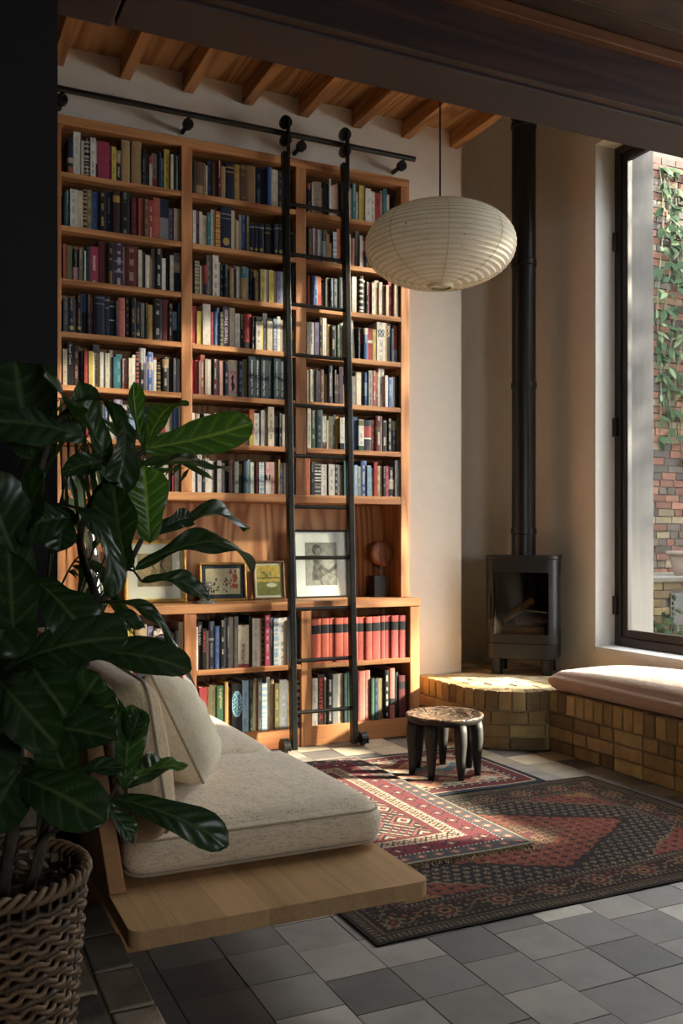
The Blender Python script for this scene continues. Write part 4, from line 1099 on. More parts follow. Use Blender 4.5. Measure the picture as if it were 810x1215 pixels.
# ------------------------------------------------------------------ library ladder and its rail
random.seed(11)
RAIL_Y, RAIL_Z = 5.12, 3.632
rail = thing('ladder_rail', 'black steel tube rail fixed to the cream wall above the bookcase', 'rail', (1.8, RAIL_Y, RAIL_Z))
ra = P(67.5, 104, Y=RAIL_Y); rb = P(491.8, 190, Y=RAIL_Y)
G().tube([(ra.x, RAIL_Y, RAIL_Z), (rb.x, RAIL_Y, RAIL_Z)], 0.0165, 14).build('tube', M_black, rail, smooth=False)
for u, v in ((73.5, 113.5), (223, 143), (357.5, 166.5), (476.5, 196)):
    x = P(u, v, Y=RAIL_Y + 0.03).x
    z = RAIL_Z - 0.043
    G().tube([(x, RAIL_Y + 0.016, z), (x, RAIL_Y + 0.020, z), (x, RAIL_Y + 0.045, z), (x, RAIL_Y + 0.046, z), (x, BACK_Y - 0.002, z)], [0.028, 0.031, 0.031, 0.014, 0.014], 20).build('standoff', M_black, rail)
    G().tube([(x, RAIL_Y + 0.005, RAIL_Z - 0.012), (x, RAIL_Y + 0.035, z + 0.01)], 0.011, 8).build('arm', M_black, rail)
lx = (2.010, 2.396)
def lad(z): return 4.935 + 0.0405 * z
ladder = thing('library_ladder', 'tall blackened steel library ladder hooked on the rail before the books', 'ladder', (2.2, 4.94, 0))
for k, x in enumerate(lx):
    zt = 3.50
    M_ = Matrix.Translation((x, lad(0.02), 0.0))
    g = G()
    vv = []
    for z in (0.018, zt):
        for dx, dy in ((-0.0175, -0.024), (0.0175, -0.024), (0.0175, 0.024), (-0.0175, 0.024)):
            vv.append((x + dx, lad(z) + dy, z))
    g.add(vv, [(3, 2, 1, 0), (4, 5, 6, 7), (0, 1, 5, 4), (1, 2, 6, 5), (2, 3, 7, 6), (3, 0, 4, 7)])
    st = g.build('stile', M_ladder, ladder, bevel=0.004)
    zc = zt
    g = G().box(x - 0.008 + 0.02, x + 0.008 + 0.02, lad(3.4) - 0.015, lad(3.4) + 0.015, 3.33, 3.70)
    g.build('hook_plate', M_black, ladder, bevel=0.003)
    for dz, r in ((0.052, 0.036), (-0.052, 0.034)):
        G().tube([(x + 0.01, RAIL_Y - 0.048, RAIL_Z + dz), (x + 0.01, RAIL_Y - 0.02, RAIL_Z + dz), (x + 0.01, RAIL_Y + 0.004, RAIL_Z + dz)], [r, r, r * 0.8], 22).build('roller', M_black, ladder)
    # foot wheel under a half-round guard
    wx = x + (-0.055 if k == 0 else 0.052)
    yy = lad(0.0)
    G().tube([(wx - 0.012, yy, 0.033), (wx + 0.012, yy, 0.033)], 0.030, 20).build('wheel', M_black, ladder)
    gp = [(0.045 * math.cos(a), 0.036 + 0.045 * math.sin(a)) for a in [PI * j / 10 for j in range(11)]] + [(-0.045, 0.02), (0.045, 0.02)]
    for s in (-0.018, 0.018):
        vv = [(wx + s - 0.003, yy + a, b_) for a, b_ in gp] + [(wx + s + 0.003, yy + a, b_) for a, b_ in gp]
        n_ = len(gp)
        G().add(vv, [tuple(range(n_)), tuple(range(n_, 2 * n_))[::-1]] + [(j, n_ + j, n_ + (j + 1) % n_, (j + 1) % n_) for j in range(n_)]).build('wheel_guard', M_ladder, ladder)
    gv, gf = [], []
    for j in range(11):
        a = PI * j / 10
        gv += [(wx - 0.020, yy + 0.047 * math.cos(a), 0.036 + 0.047 * math.sin(a)), (wx + 0.020, yy + 0.047 * math.cos(a), 0.036 + 0.047 * math.sin(a))]
    gf = [(2 * j, 2 * j + 1, 2 * j + 3, 2 * j + 2) for j in range(10)]
    gg = G().add(gv, gf).build('wheel_cover', M_ladder, ladder)
    so = gg.modifiers.new('solid', 'SOLIDIFY'); so.thickness = 0.003
    G().tube([(x, yy, 0.045), (wx, yy, 0.045)], 0.008, 8).build('axle', M_ladder, ladder)
for k in range(11):
    z = 0.2265 + 0.297 * k
    G().tube([(lx[0] + 0.018, lad(z), z), (lx[1] - 0.018, lad(z), z)], 0.0115, 12).build('rung', M_ladder, ladder)

# ------------------------------------------------------------------ framed pictures and things on the countertop
CT = 0.8595
def frame(name, label, u0, u1, vb, vt, yb, lean, mould, mouldw, mat_hex, mat_w, colfn, depth=0.022, inner=None):
    a, b_ = P(u0, vb, Y=yb), P(u1, vb, Y=yb)
    W = b_.x - a.x
    H = P(u0, vt, Y=yb).z - CT
    t = thing(name, label, 'picture', (a.x, yb, CT + 0.001))
    R = Matrix.Translation((0, 0, 0)) @ Matrix.Rotation(-lean, 4, 'X')
    def put(nm, g, m, **kw):
        g.xform(R); return g.build(nm, m, t, local=True, **kw)
    put('frame_bar', G().box(0, W, 0, depth, 0, mouldw), mould, bevel=0.004)
    put('frame_bar', G().box(0, W, 0, depth, H - mouldw, H), mould, bevel=0.004)
    put('frame_bar', G().box(0, mouldw, 0, depth, mouldw, H - mouldw), mould, bevel=0.004)
    put('frame_bar', G().box(W - mouldw, W, 0, depth, mouldw, H - mouldw), mould, bevel=0.004)
    if inner:
        i0, iw = mouldw, 0.006
        g = G().box(i0, W - i0, 0.004, 0.01, i0, i0 + iw).box(i0, W - i0, 0.004, 0.01, H - i0 - iw, H - i0).box(i0, i0 + iw, 0.004, 0.01, i0 + iw, H - i0 - iw).box(W - i0 - iw, W - i0, 0.004, 0.01, i0 + iw, H - i0 - iw)
        put('slip', g, inner)
    mnt = put('mount', G().box(mouldw - 0.002, W - mouldw + 0.002, 0.010, 0.013, mouldw - 0.002, H - mouldw + 0.002), plain(name + '_mount', mat_hex, 0.85, var=0.02))
    aw, ah = W - 2 * mouldw - 2 * mat_w[0], H - 2 * mouldw - mat_w[1] - mat_w[2]
    Mx = R @ Matrix(((1, 0, 0, mouldw + mat_w[0]), (0, 0, 1, 0.0092), (0, 1, 0, mouldw + mat_w[2]), (0, 0, 0, 1)))
    color_grid('drawing', attr_mat(name + '_print', 0.8), mnt, aw, ah, 70, 80, lambda X, Y: colfn(X / aw, Y / ah), M=Mx)
    put('glazing', G().box(mouldw - 0.001, W - mouldw + 0.001, 0.006, 0.0075, mouldw - 0.001, H - mouldw + 0.001), M_pane)
    put('backing', G().box(0.004, W - 0.004, 0.0135, depth - 0.002, 0.004, H - 0.004), M_frame_bronze)
    return t
def smooth_noise(x, y, s=1.0):
    return (np.sin(x * 23 * s + 1.3 * np.sin(y * 17 * s)) + np.sin(y * 29 * s + 1.7 * np.sin(x * 13 * s + 2)) + np.sin((x + y) * 41 * s) * 0.6) / 2.6
def figure_charcoal(a, b_):
    pap, dk, md = srgb('#a39f97', '#1f1d1b', '#55514c')
    n = smooth_noise(a, b_, 1.2) * 0.12 + smooth_noise(a * 3, b_ * 3, 1.7) * 0.06
    shade = np.full_like(a, 0.18) + n + 0.22 * (b_ > 0.6) * (a < 0.8)
    head = ((a - 0.36) / 0.15) ** 2 + ((b_ - 0.83) / 0.125) ** 2
    face = ((a - 0.40) / 0.09) ** 2 + ((b_ - 0.79) / 0.09) ** 2
    shade = np.where(head < 1, 0.85 + n, shade)
    shade = np.where(face < 1, 0.55 + n * 2, shade)
    cx_ = 0.33 + 0.14 * (1 - b_)
    torso = np.abs(a - cx_) < 0.20 + 0.05 * np.sin(b_ * 9)
    shade = np.where(torso & (b_ < 0.70) & (b_ > 0.12), 0.72 + n * 2 - 0.35 * ((a - cx_) > 0.08), shade)
    arm = np.abs((b_ - 0.40) - 0.55 * np.abs(a - 0.72) + 0.10) < 0.055
    shade = np.where(arm & (a > 0.42), 0.75 + n, shade)
    thigh = ((a - 0.75) / 0.30) ** 2 + ((b_ - 0.12) / 0.17) ** 2
    shade = np.where((thigh < 1), 0.30 + n * 2 + 0.4 * (thigh > 0.8), shade)
    shade = np.clip(shade, 0, 1)[..., None]
    return pap * (1 - shade) + dk * shade
def sepia_study(a, b_):
    p, d = srgb('#a08a68', '#3a2c1e')
    n = smooth_noise(a, b_, 0.9) * 0.15
    s_ = 0.15 + n
    for x in (0.48, 0.72):
        s_ = np.where((np.abs(a - x + 0.05 * np.sin(b_ * 12)) < 0.035) & (b_ > 0.3) & (b_ < 0.9), 0.8, s_)
        s_ = np.where((((a - x) / 0.1) ** 2 + ((b_ - 0.42) / 0.12) ** 2) < 1, 0.6 + n, s_)
    s_ = np.clip(s_ + 0.3 * (b_ < 0.25), 0, 1)[..., None]
    return p * (1 - s_) + d * s_
def abstract_marks(a, b_):
    p, r_, k, y = srgb('#b0a184', '#9c4430', '#26221f', '#c79a3a')
    o_ = np.broadcast_to(p, a.shape + (3,)).copy()
    o_ *= (1 + 0.10 * smooth_noise(a, b_, 1))[..., None]
    rs = random.Random(4)
    for _ in range(26):
        x, z = rs.uniform(0.05, 0.66), rs.uniform(0.06, 0.6)
        w_, h_ = rs.uniform(0.008, 0.03), rs.uniform(0.02, 0.06)
        o_[(np.abs(a - x) < w_) & (np.abs(b_ - z) < h_)] = k
    for _ in range(16):
        x, z = rs.uniform(0.68, 0.9), rs.uniform(0.25, 0.92)
        o_[(np.abs(a - x) < rs.uniform(0.02, 0.05)) & (np.abs(b_ - z) < rs.uniform(0.03, 0.09))] = r_
    o_[((a - 0.52) ** 2 + (b_ - 0.78) ** 2) < 0.002] = y
    return o_
def green_panel(a, b_):
    g_, y, w_, k = srgb('#6f6f38', '#b79a4a', '#cfc6ab', '#2f2c1a')
    n = smooth_noise(a, b_, 1)
    o_ = np.where((b_ > 0.45)[..., None], y, g_) * (1 + 0.25 * n)[..., None]
    o_[(np.abs(a - 0.4) < 0.22) & (np.abs(b_ - 0.66) < 0.14) & (n > 0.0)] = g_
    o_[(((a - 0.62) / 0.22) ** 2 + ((b_ - 0.34) / 0.07) ** 2) < 1] = w_
    o_[(np.abs(b_ - 0.58) < 0.012)] = k
    return o_
M_gilt = plain('gilt_moulding', '#9c7638', 0.4, metal=0.6, var=0.35, bscale=25)
M_dkgilt = plain('dark_gilt_moulding', '#5d4426', 0.42, metal=0.45, var=0.4, bscale=25)
M_blackframe = plain('black_lacquered_frame', '#141211', 0.35, var=0.1)
frame('picture_frame', 'gilt-framed sepia drawing in a pale mount, half hidden by the fig leaves', 147.5, 222, 714, 640, 5.26, 0.10, M_gilt, 0.020, '#c9c3b6', (0.06, 0.06, 0.075), sepia_study, inner=M_goldflat)
frame('picture_frame', 'small gilt-framed picture of red and black marks in a dark navy mount', 237.5, 293.5, 711, 667.5, 5.27, 0.12, M_gilt, 0.014, '#20242e', (0.026, 0.022, 0.026), abstract_marks)
frame('picture_frame', 'smallest upright framed picture, green and ochre, in a white slip', 301.5, 339, 710, 665.5, 5.27, 0.12, M_dkgilt, 0.014, '#c9c4b4', (0.012, 0.012, 0.012), green_panel)
frame('picture_frame', 'large black-framed charcoal figure drawing behind the ladder', 350.5, 414.5, 709, 628.5, 5.29, 0.07, M_blackframe, 0.012, '#d9d8d4', (0.064, 0.066, 0.066), figure_charcoal)

sc_o = P(448, 707, Y=5.25)
sculp = thing('wooden_sculpture', 'carved wooden disc sculpture on a black block at the right of the countertop', 'sculpture', (sc_o.x, 5.25, CT + 0.0006))
M_walnut = wood('walnut_carving', '#a0623a', '#6a3a20', 'z', 2.5, 0.6, 12)
G().box(-0.043, 0.043, -0.04, 0.04, 0, 0.135).build('base_block', M_black, sculp, local=True, bevel=0.002)
G().tube([(0, 0, 0.135), (0, 0, 0.18)], 0.004, 8).build('pin', M_black, sculp, local=True)
outl = []
for k in range(36):
    a = 2 * PI * k / 36
    r = 0.078 + 0.014 * math.cos(a - 0.9) + 0.008 * math.cos(2 * a + 0.6)
    outl.append((r * 0.92 * math.cos(a) + 0.012, r * 1.12 * math.sin(a) + 0.265))
vv, ff = [], []
lay = [(-0.030, 0.55), (-0.026, 0.90), (-0.012, 1.0), (0.012, 1.0), (0.026, 0.90), (0.030, 0.55)]
for y, s in lay:
    vv += [((x - 0.012) * s + 0.012, y, (z - 0.265) * s + 0.265) for x, z in outl]
for i in range(5):
    ff += [(i * 36 + k, i * 36 + (k + 1) % 36, (i + 1) * 36 + (k + 1) % 36, (i + 1) * 36 + k) for k in range(36)]
vv += [(0.008, -0.010, 0.262), (0.008, 0.010, 0.262)]
ff += [(216, k, (k + 1) % 36)[::-1] for k in range(36)] + [(217, 180 + k, 180 + (k + 1) % 36) for k in range(36)]
G().add(vv, ff).build('carved_disc', M_walnut, sculp, local=True, smooth=True)
G().add([(0, -0.026, 0.185)] + [(0.012 * math.cos(2 * PI * k / 8), -0.02, 0.185 + 0.012 * math.sin(2 * PI * k / 8)) for k in range(8)], [(0, k + 1, (k + 1) % 8 + 1) for k in range(8)]).build('collar', M_black, sculp, local=True)

M_clear = new_mat('blown_glass')
_m, _n, _b = M_clear
_b.inputs['Transmission Weight'].default_value = 0.9; _b.inputs['Roughness'].default_value = 0.03; _b.inputs['IOR'].default_value = 1.45
_b.inputs['Base Color'].default_value = (0.93, 0.95, 0.93, 1)
M_clear = _m
cp = P(244, 711, Y=5.14)
cst = thing('glass_candlestick', 'low clear glass candlestick with a broad foot behind the fig leaf', 'candlestick', (cp.x, 5.14, CT + 0.0006))
G().lathe([(0.072, 0.0), (0.074, 0.005), (0.062, 0.010), (0.034, 0.016), (0.018, 0.022)], 32).build('foot', M_clear, cst, local=True, smooth=True)
G().lathe([(0.016, 0.0225), (0.014, 0.030), (0.020, 0.038), (0.014, 0.046), (0.012, 0.07), (0.017, 0.085)], 24).build('stem', M_clear, cst, local=True, smooth=True)
G().lathe([(0.018, 0.0855), (0.030, 0.095), (0.034, 0.12), (0.031, 0.12), (0.027, 0.097), (0.010, 0.092)], 24, cap=False).build('cup', M_clear, cst, local=True, smooth=True)
vp = P(107, 721, Y=5.20)
M_silver = plain('mercury_glass', '#b7b3ac', 0.14, metal=0.92, var=0.25, bscale=18, bumpy=0.15)
ves = thing('silvered_vase', 'tall silvered glass vase with a narrow neck, half hidden behind the plants', 'vase', (vp.x, 5.20, CT + 0.0006))
G().lathe([(0.060, 0), (0.074, 0.012), (0.078, 0.05), (0.070, 0.12), (0.062, 0.2), (0.052, 0.28)], 36).build('body', M_silver, ves, local=True, smooth=True)
G().lathe([(0.0515, 0.2805), (0.036, 0.35), (0.022, 0.41), (0.018, 0.44), (0.026, 0.46), (0.023, 0.46), (0.015, 0.44)], 36, cap=False).build('neck', M_silver, ves, local=True, smooth=True)

# ------------------------------------------------------------------ stove and flue
LG1, LG2 = P(589.4, 798.9, Z=HZ), P(648.7, 801.4, Z=HZ)
fwd = Vector((LG1 - LG2)); fwd.z = 0
sw = fwd.length
ax = (LG2 - LG1); ax.z = 0; ax.normalize()                # stove's own left-to-right
inn = Vector((-ax.y, ax.x, 0))                             # away from the room
ctr = (LG1 + LG2) / 2 + inn * 0.12
stove = thing('wood_stove', 'black round-cornered wood stove on four legs standing on the brick hearth', 'stove', (ctr.x, ctr.y, HZ + 0.002), math.atan2(ax.y, ax.x))
SW2, SD2 = 0.232, 0.185
def rrect(w, d, r, n=6, bow=0.0):
    pts = []
    for cx_, cy_, a0 in ((w - r, -d + r, -PI / 2), (w - r, d - r, 0), (-w + r, d - r, PI / 2), (-w + r, -d + r, PI)):
        for k in range(n + 1):
            a = a0 + k / n * PI / 2
            x, y = cx_ + r * math.cos(a), cy_ + r * math.sin(a)
            if y < 0: y -= bow * max(0, 1 - (x / w) ** 2)
            pts.append((x, y))
    # extra points along the front for the bow
    return pts
def prismo(nm, poly, z0, z1, mat, **kw):
    o = G().prism(poly, z0, z1).build(nm, mat, stove, local=True, **kw)
    auto_smooth(o, 35); return o
body = rrect(SW2, SD2, 0.07)
prismo('top_plate', rrect(SW2 + 0.006, SD2 + 0.006, 0.073), 0.752, 0.776, M_stove, bevel=0.004)
prismo('base_drawer', rrect(SW2, SD2, 0.07), 0.105, 0.205, M_stove, bevel=0.003)
# firebox shell open at the front and at the front corners
def shell(z0, z1, skip=True, nm='firebox'):
    o_ = [p for p in body]
    i_ = [(x * 0.93, y * 0.92) for x, y in body]
    n_ = len(o_)
    g = G()
    vv = [(x, y, z) for z in (z0, z1) for x, y in o_] + [(x, y, z) for z in (z0, z1) for x, y in i_]
    ff = []
    for k in range(n_):
        l = (k + 1) % n_
        my = (o_[k][1] + o_[l][1]) / 2
        if skip and my < -SD2 + 0.072: continue
        ff += [(k, l, n_ + l, n_ + k), (2 * n_ + l, 2 * n_ + k, 3 * n_ + k, 3 * n_ + l), (n_ + k, n_ + l, 3 * n_ + l, 3 * n_ + k)]
    g.add(vv, ff)
    return g.build(nm, M_stove, stove, local=True)
shell(0.2065, 0.751)
prismo('firebox_floor', [(x * 0.92, y * 0.91) for x, y in body], 0.2062, 0.235, plain('firebrick', '#2a241f', 0.95, var=0.3))
G().box(-0.20, 0.20, 0.10, 0.115, 0.236, 0.75).build('fire_lining', plain('fire_lining', '#1c1916', 0.95, var=0.3), stove, local=True)
# door: frame with a big glass, a hair proud of the body, wrapping the rounded corners
fr = [(-SW2, -SD2 + 0.071)] + [p for p in body if p[1] < -SD2 + 0.069]
fr = sorted({(round(x, 4), round(y, 4)) for x, y in body if y <= -SD2 + 0.0701}, key=lambda p: p[0])
fr = [(x, y) for x, y in fr]
def strip(z0, z1, xa, xb, nm, th=0.012, off=0.004, mat=M_stove):
    pts = []
    def at(x):
        for (a, b_) in zip(fr[:-1], fr[1:]):
            if a[0] <= x <= b_[0]:
                t = (x - a[0]) / max(1e-9, b_[0] - a[0]); return a[1] + (b_[1] - a[1]) * t
        return fr[0][1] if x < 0 else fr[-1][1]
    xs_ = [xa] + [p[0] for p in fr if xa < p[0] < xb] + [xb]
    o_ = [(x, at(x) - off) for x in xs_]
    i_ = [(x, at(x) + th) for x in xs_]
    poly = o_ + i_[::-1]
    return prismo(nm, poly, z0, z1, mat)
strip(0.2075, 0.265, -SW2 + 0.001, SW2 - 0.001, 'door_bar')
strip(0.665, 0.750, -SW2 + 0.001, SW2 - 0.001, 'door_bar')
strip(0.2655, 0.6645, -SW2 + 0.001, -SW2 + 0.055, 'door_bar')
strip(0.2655, 0.6645, SW2 - 0.055, SW2 - 0.001, 'door_bar')
strip(0.2655, 0.6645, -SW2 + 0.056, SW2 - 0.056, 'door_glass', 0.004, -0.002, glass_mat('stove_glass', (0.85, 0.83, 0.8), 1.4))
bx_ = G().box(-0.006, 0.006, -0.006, 0.006, 0.36, 0.52)
bx_.xform(Matrix.Translation((-SW2 + 0.028, -SD2 - 0.004, 0))); bx_.build('door_handle', M_black, stove, local=True, bevel=0.003)
# side window, a tall dark glass on the right flank
G().box(SW2 - 0.004, SW2 + 0.002, -0.07, 0.10, 0.30, 0.66).build('side_glass', plain('dark_side_glass', '#0d0d0e', 0.12, var=0), stove, local=True, bevel=0.01)
for x in (-sw / 2, sw / 2):
    for y in (-0.12, 0.12):
        G().tube([(x, y, 0), (x, y, 0.1045)], 0.037, 24).build('leg', M_stove, stove, local=True)
M_log = wood('split_log', '#8a6a48', '#4f3a26', 'x', 1.5, 0.85, 5)
M_logend = plain('log_end', '#b78d5e', 0.85, var=0.2, bscale=30)
for k, (a, b_, r) in enumerate((((-0.13, -0.085, 0.274), (0.13, -0.065, 0.274), 0.034), ((-0.13, 0.03, 0.272), (0.14, 0.01, 0.272), 0.034), ((-0.04, -0.05, 0.335), (0.15, -0.02, 0.345), 0.030), ((-0.13, -0.03, 0.335), (0.05, 0.045, 0.475), 0.026))):
    A, B = Vector(a), Vector(b_)
    lg = thing('firewood_log', ['split log lying at the front of the stove', 'split log lying crosswise at the back of the stove', 'split log resting on the lower logs in the stove', 'thin log leaning steeply over the others in the stove'][k], 'log', (0, 0, 0), group='logs inside the stove')
    MW = Matrix.Translation(stove.location) @ Matrix.Rotation(math.atan2(ax.y, ax.x), 4, 'Z')
    A, B = MW @ A, MW @ B
    lg.location = A
    pts = [A.lerp(B, t) + Vector((0, 0, 0.003 * math.sin(t * 9))) for t in (0, 0.3, 0.6, 1)]
    G().tube(pts, [r * 0.95, r, r * 0.96, r], 9, cap=False).build('bark', M_log, lg)
    d = (B - A).normalized()
    for e, q in ((A, -1), (B, 1)):
        G().tube([e + d * q * 0.0005, e + d * q * 0.002], r * 0.95, 9).build('cut_end', M_logend, lg)
fl = thing('stove_flue', 'straight matt black flue pipe rising from the stove to the roof', 'flue', (ctr.x, ctr.y, HZ + 0.777), 0)
flo = ctr + inn * 0.0
FR = 0.079
zt0 = HZ + 0.7785
segs = [(zt0, 1.28), (1.281, 2.25), (2.251, 3.06), (3.061, 4.05), (4.051, 4.70)]
for a, b_ in segs:
    G().lathe([(FR, a), (FR, b_)], 40, (flo.x, flo.y, 0)).build('pipe', M_flue, fl, smooth=False)
for z in (1.28, 2.25, 3.06, 3.98, 4.05):
    G().lathe([(FR + 0.001, z - 0.022), (FR + 0.006, z - 0.018), (FR + 0.006, z + 0.018), (FR + 0.001, z + 0.022)], 40, (flo.x, flo.y, 0)).build('joint_ring', M_flue, fl)
for o_ in list(fl.children): auto_smooth(o_, 40)

# ------------------------------------------------------------------ paper lantern
LF_, LU, LV = 4.30, 522, 292
lc_ = P(LU, LV, f=LF_)
m, n, b = new_mat('mulberry_paper')
b.inputs['Roughness'].default_value = 0.9
b.inputs['Specular IOR Level'].default_value = 0.15
vcoord = coords(n)
fk = ramp(n, noise(n, coords(n, (60, 60, 130)), 1.0, 2), [(0.70, (1, 1, 1)), (0.735, (0.30, 0.22, 0.14))])
fib = ramp(n, noise(n, coords(n, (14, 14, 30)), 1.0, 6), [(0.3, lin('#efe7d4')), (0.7, lin('#f8f3e6'))])
cc_ = mix(n, 1.0, fib.outputs[0], fk.outputs[0], 'MULTIPLY')
n.links.new(cc_, b.inputs['Base Color'])
tr = node(n, 'ShaderNodeBsdfTranslucent'); n.links.new(cc_, tr.inputs[0])
ms = node(n, 'ShaderNodeMixShader'); ms.inputs[0].default_value = 0.40
n.links.new(b.outputs[0], ms.inputs[1]); n.links.new(tr.outputs[0], ms.inputs[2])
n.links.new(ms.outputs[0], n.nodes['Material Output'].inputs['Surface'])
M_paper = m
lamp = thing('paper_lantern', 'wide ribbed cream paper pendant lantern hanging before the bookcase', 'lamp', lc_)
RX, RZ = 0.350, 0.186
prof = []
NR = 27
for k in range(NR + 1):
    for sub in range(4):
        if k == NR and sub: break
        t = (k + sub / 4) / NR
        a = -PI / 2 + 0.13 + t * (PI - 0.26)
        e = 0.92
        r = RX * abs(math.cos(a)) ** e
        z = RZ * math.copysign(abs(math.sin(a)) ** 0.95, math.sin(a))
        sag = math.sin(PI * sub / 4)
        r -= 0.0075 * sag; z -= 0.0060 * sag * math.copysign(1, z) * abs(math.sin(a))
        prof.append((r, z))
G().lathe(prof, 96, cap=False).build('paper_shade', M_paper, lamp, local=True, smooth=True)
M_rib = plain('bamboo_rib', '#b7a077', 0.8)
for k in range(1, NR):
    r, z = prof[k * 4]
    G().tube([((r - 0.0003) * math.cos(2 * PI * q / 64), (r - 0.0003) * math.sin(2 * PI * q / 64), z) for q in range(64)], 0.0009, 4, closed=True).build('rib', M_rib, lamp, local=True)
M_seam = plain('paper_seam', '#bfae88', 0.9)
for k in range(8):
    th = 2 * PI * k / 8 + 0.35
    pts = [((r + 0.0006) * math.cos(th), (r + 0.0006) * math.sin(th), z) for r, z in prof[::2]]
    G().tube(pts, 0.0011, 5).build('paper_seam', M_seam, lamp, local=True)
rb_ = prof[0]
G().lathe([(rb_[0] - 0.004, rb_[1]), (rb_[0] + 0.006, rb_[1] + 0.004), (rb_[0] + 0.005, rb_[1] - 0.012), (rb_[0] - 0.004, rb_[1] - 0.012)], 40, cap=False).build('bottom_ring', plain('cream_ring', '#d9cba4', 0.7), lamp, local=True)
G().tube([(rb_[0] * math.cos(0.4), rb_[0] * math.sin(0.4), rb_[1]), (-rb_[0] * math.cos(0.4), -rb_[0] * math.sin(0.4), rb_[1])], 0.002, 6).build('wire_stretcher', M_rib, lamp, local=True)
ztop = prof[-1][1]
G().lathe([(0.03, ztop - 0.01), (0.03, ztop + 0.004), (0.006, ztop + 0.012)], 20).build('cap', plain('lamp_cap', '#cfc3a4', 0.8), lamp, local=True)
g = G().tube([(prof[-1][0] * math.cos(q), prof[-1][0] * math.sin(q), ztop) for q in (0.0, PI)], 0.002, 6)
g.build('wire_stretcher', M_rib, lamp, local=True)
cordm = plain('braided_cord', '#2a2520', 0.9, var=0.5, bscale=260)
G().tube([(0, 0, ztop + 0.01), (0, 0, CEIL_Z + 0.011 - lc_.z)], 0.0042, 8).build('cord', cordm, lamp, local=True)

# ------------------------------------------------------------------ carved stool
ST_Z = 0.318
stc = P(527, 846, Z=ST_Z)
stool = thing('carved_stool', 'low round dark carved wooden stool with seven tapering legs on the small rug', 'stool', (stc.x, stc.y, 0.0085))
m, n, b = new_mat('carved_dark_wood')
g1 = noise(n, coords(n, (60, 60, 60)), 1, 4)
wv = node(n, 'ShaderNodeTexWave', wave_type='RINGS', rings_direction='Z')
wv.inputs['Scale'].default_value = 7; wv.inputs['Distortion'].default_value = 26; wv.inputs['Detail'].default_value = 3
n.links.new(coords(n), wv.inputs['Vector'])
cr = ramp(n, wv.outputs['Fac'], [(0.2, lin('#2c1f17')), (0.85, lin('#6d563f'))])
n.links.new(cr.outputs[0], b.inputs['Base Color']); b.inputs['Roughness'].default_value = 0.5
bump(n, b, wv.outputs['Fac'], 0.5, 0.006)
M_seat = m
M_stoolwood = plain('blackened_wood', '#100c0a', 0.6, var=0.35, bscale=25, bumpy=0.1)
zz = ST_Z - 0.0085
SR = 0.202
G().lathe([(0.02, zz - 0.052), (0.15, zz - 0.048), (0.188, zz - 0.036), (0.198, zz - 0.024), (SR, zz - 0.012), (SR, zz - 0.0105)], 56).build('seat_underside', M_stoolwood, stool, local=True, smooth=True)
G().lathe([(SR, zz - 0.010), (SR + 0.001, zz - 0.004), (SR - 0.006, zz), (0.185, zz - 0.002), (0.180, zz - 0.006), (0.10, zz - 0.012), (0.03, zz - 0.014), (0.001, zz - 0.014)], 56).build('seat', M_seat, stool, local=True, smooth=True)
for k in range(7):
    th = 2 * PI * k / 7 + 0.18
    pts, rd = [], []
    for t in (0, 0.15, 0.35, 0.6, 0.85, 1.0):
        z = (zz - 0.030) * (1 - t)
        rr = 0.160 + 0.010 * math.sin(min(1, t * 1.6) * PI) * (1 - t) + 0.014 * t
        pts.append((rr * math.cos(th), rr * math.sin(th), max(z, 0.0)))
        rd.append([0.033, 0.034, 0.032, 0.026, 0.020, 0.0155][len(rd)])
    G().tube(pts, rd, 12).build('leg', M_stoolwood, stool, local=True, smooth=True)

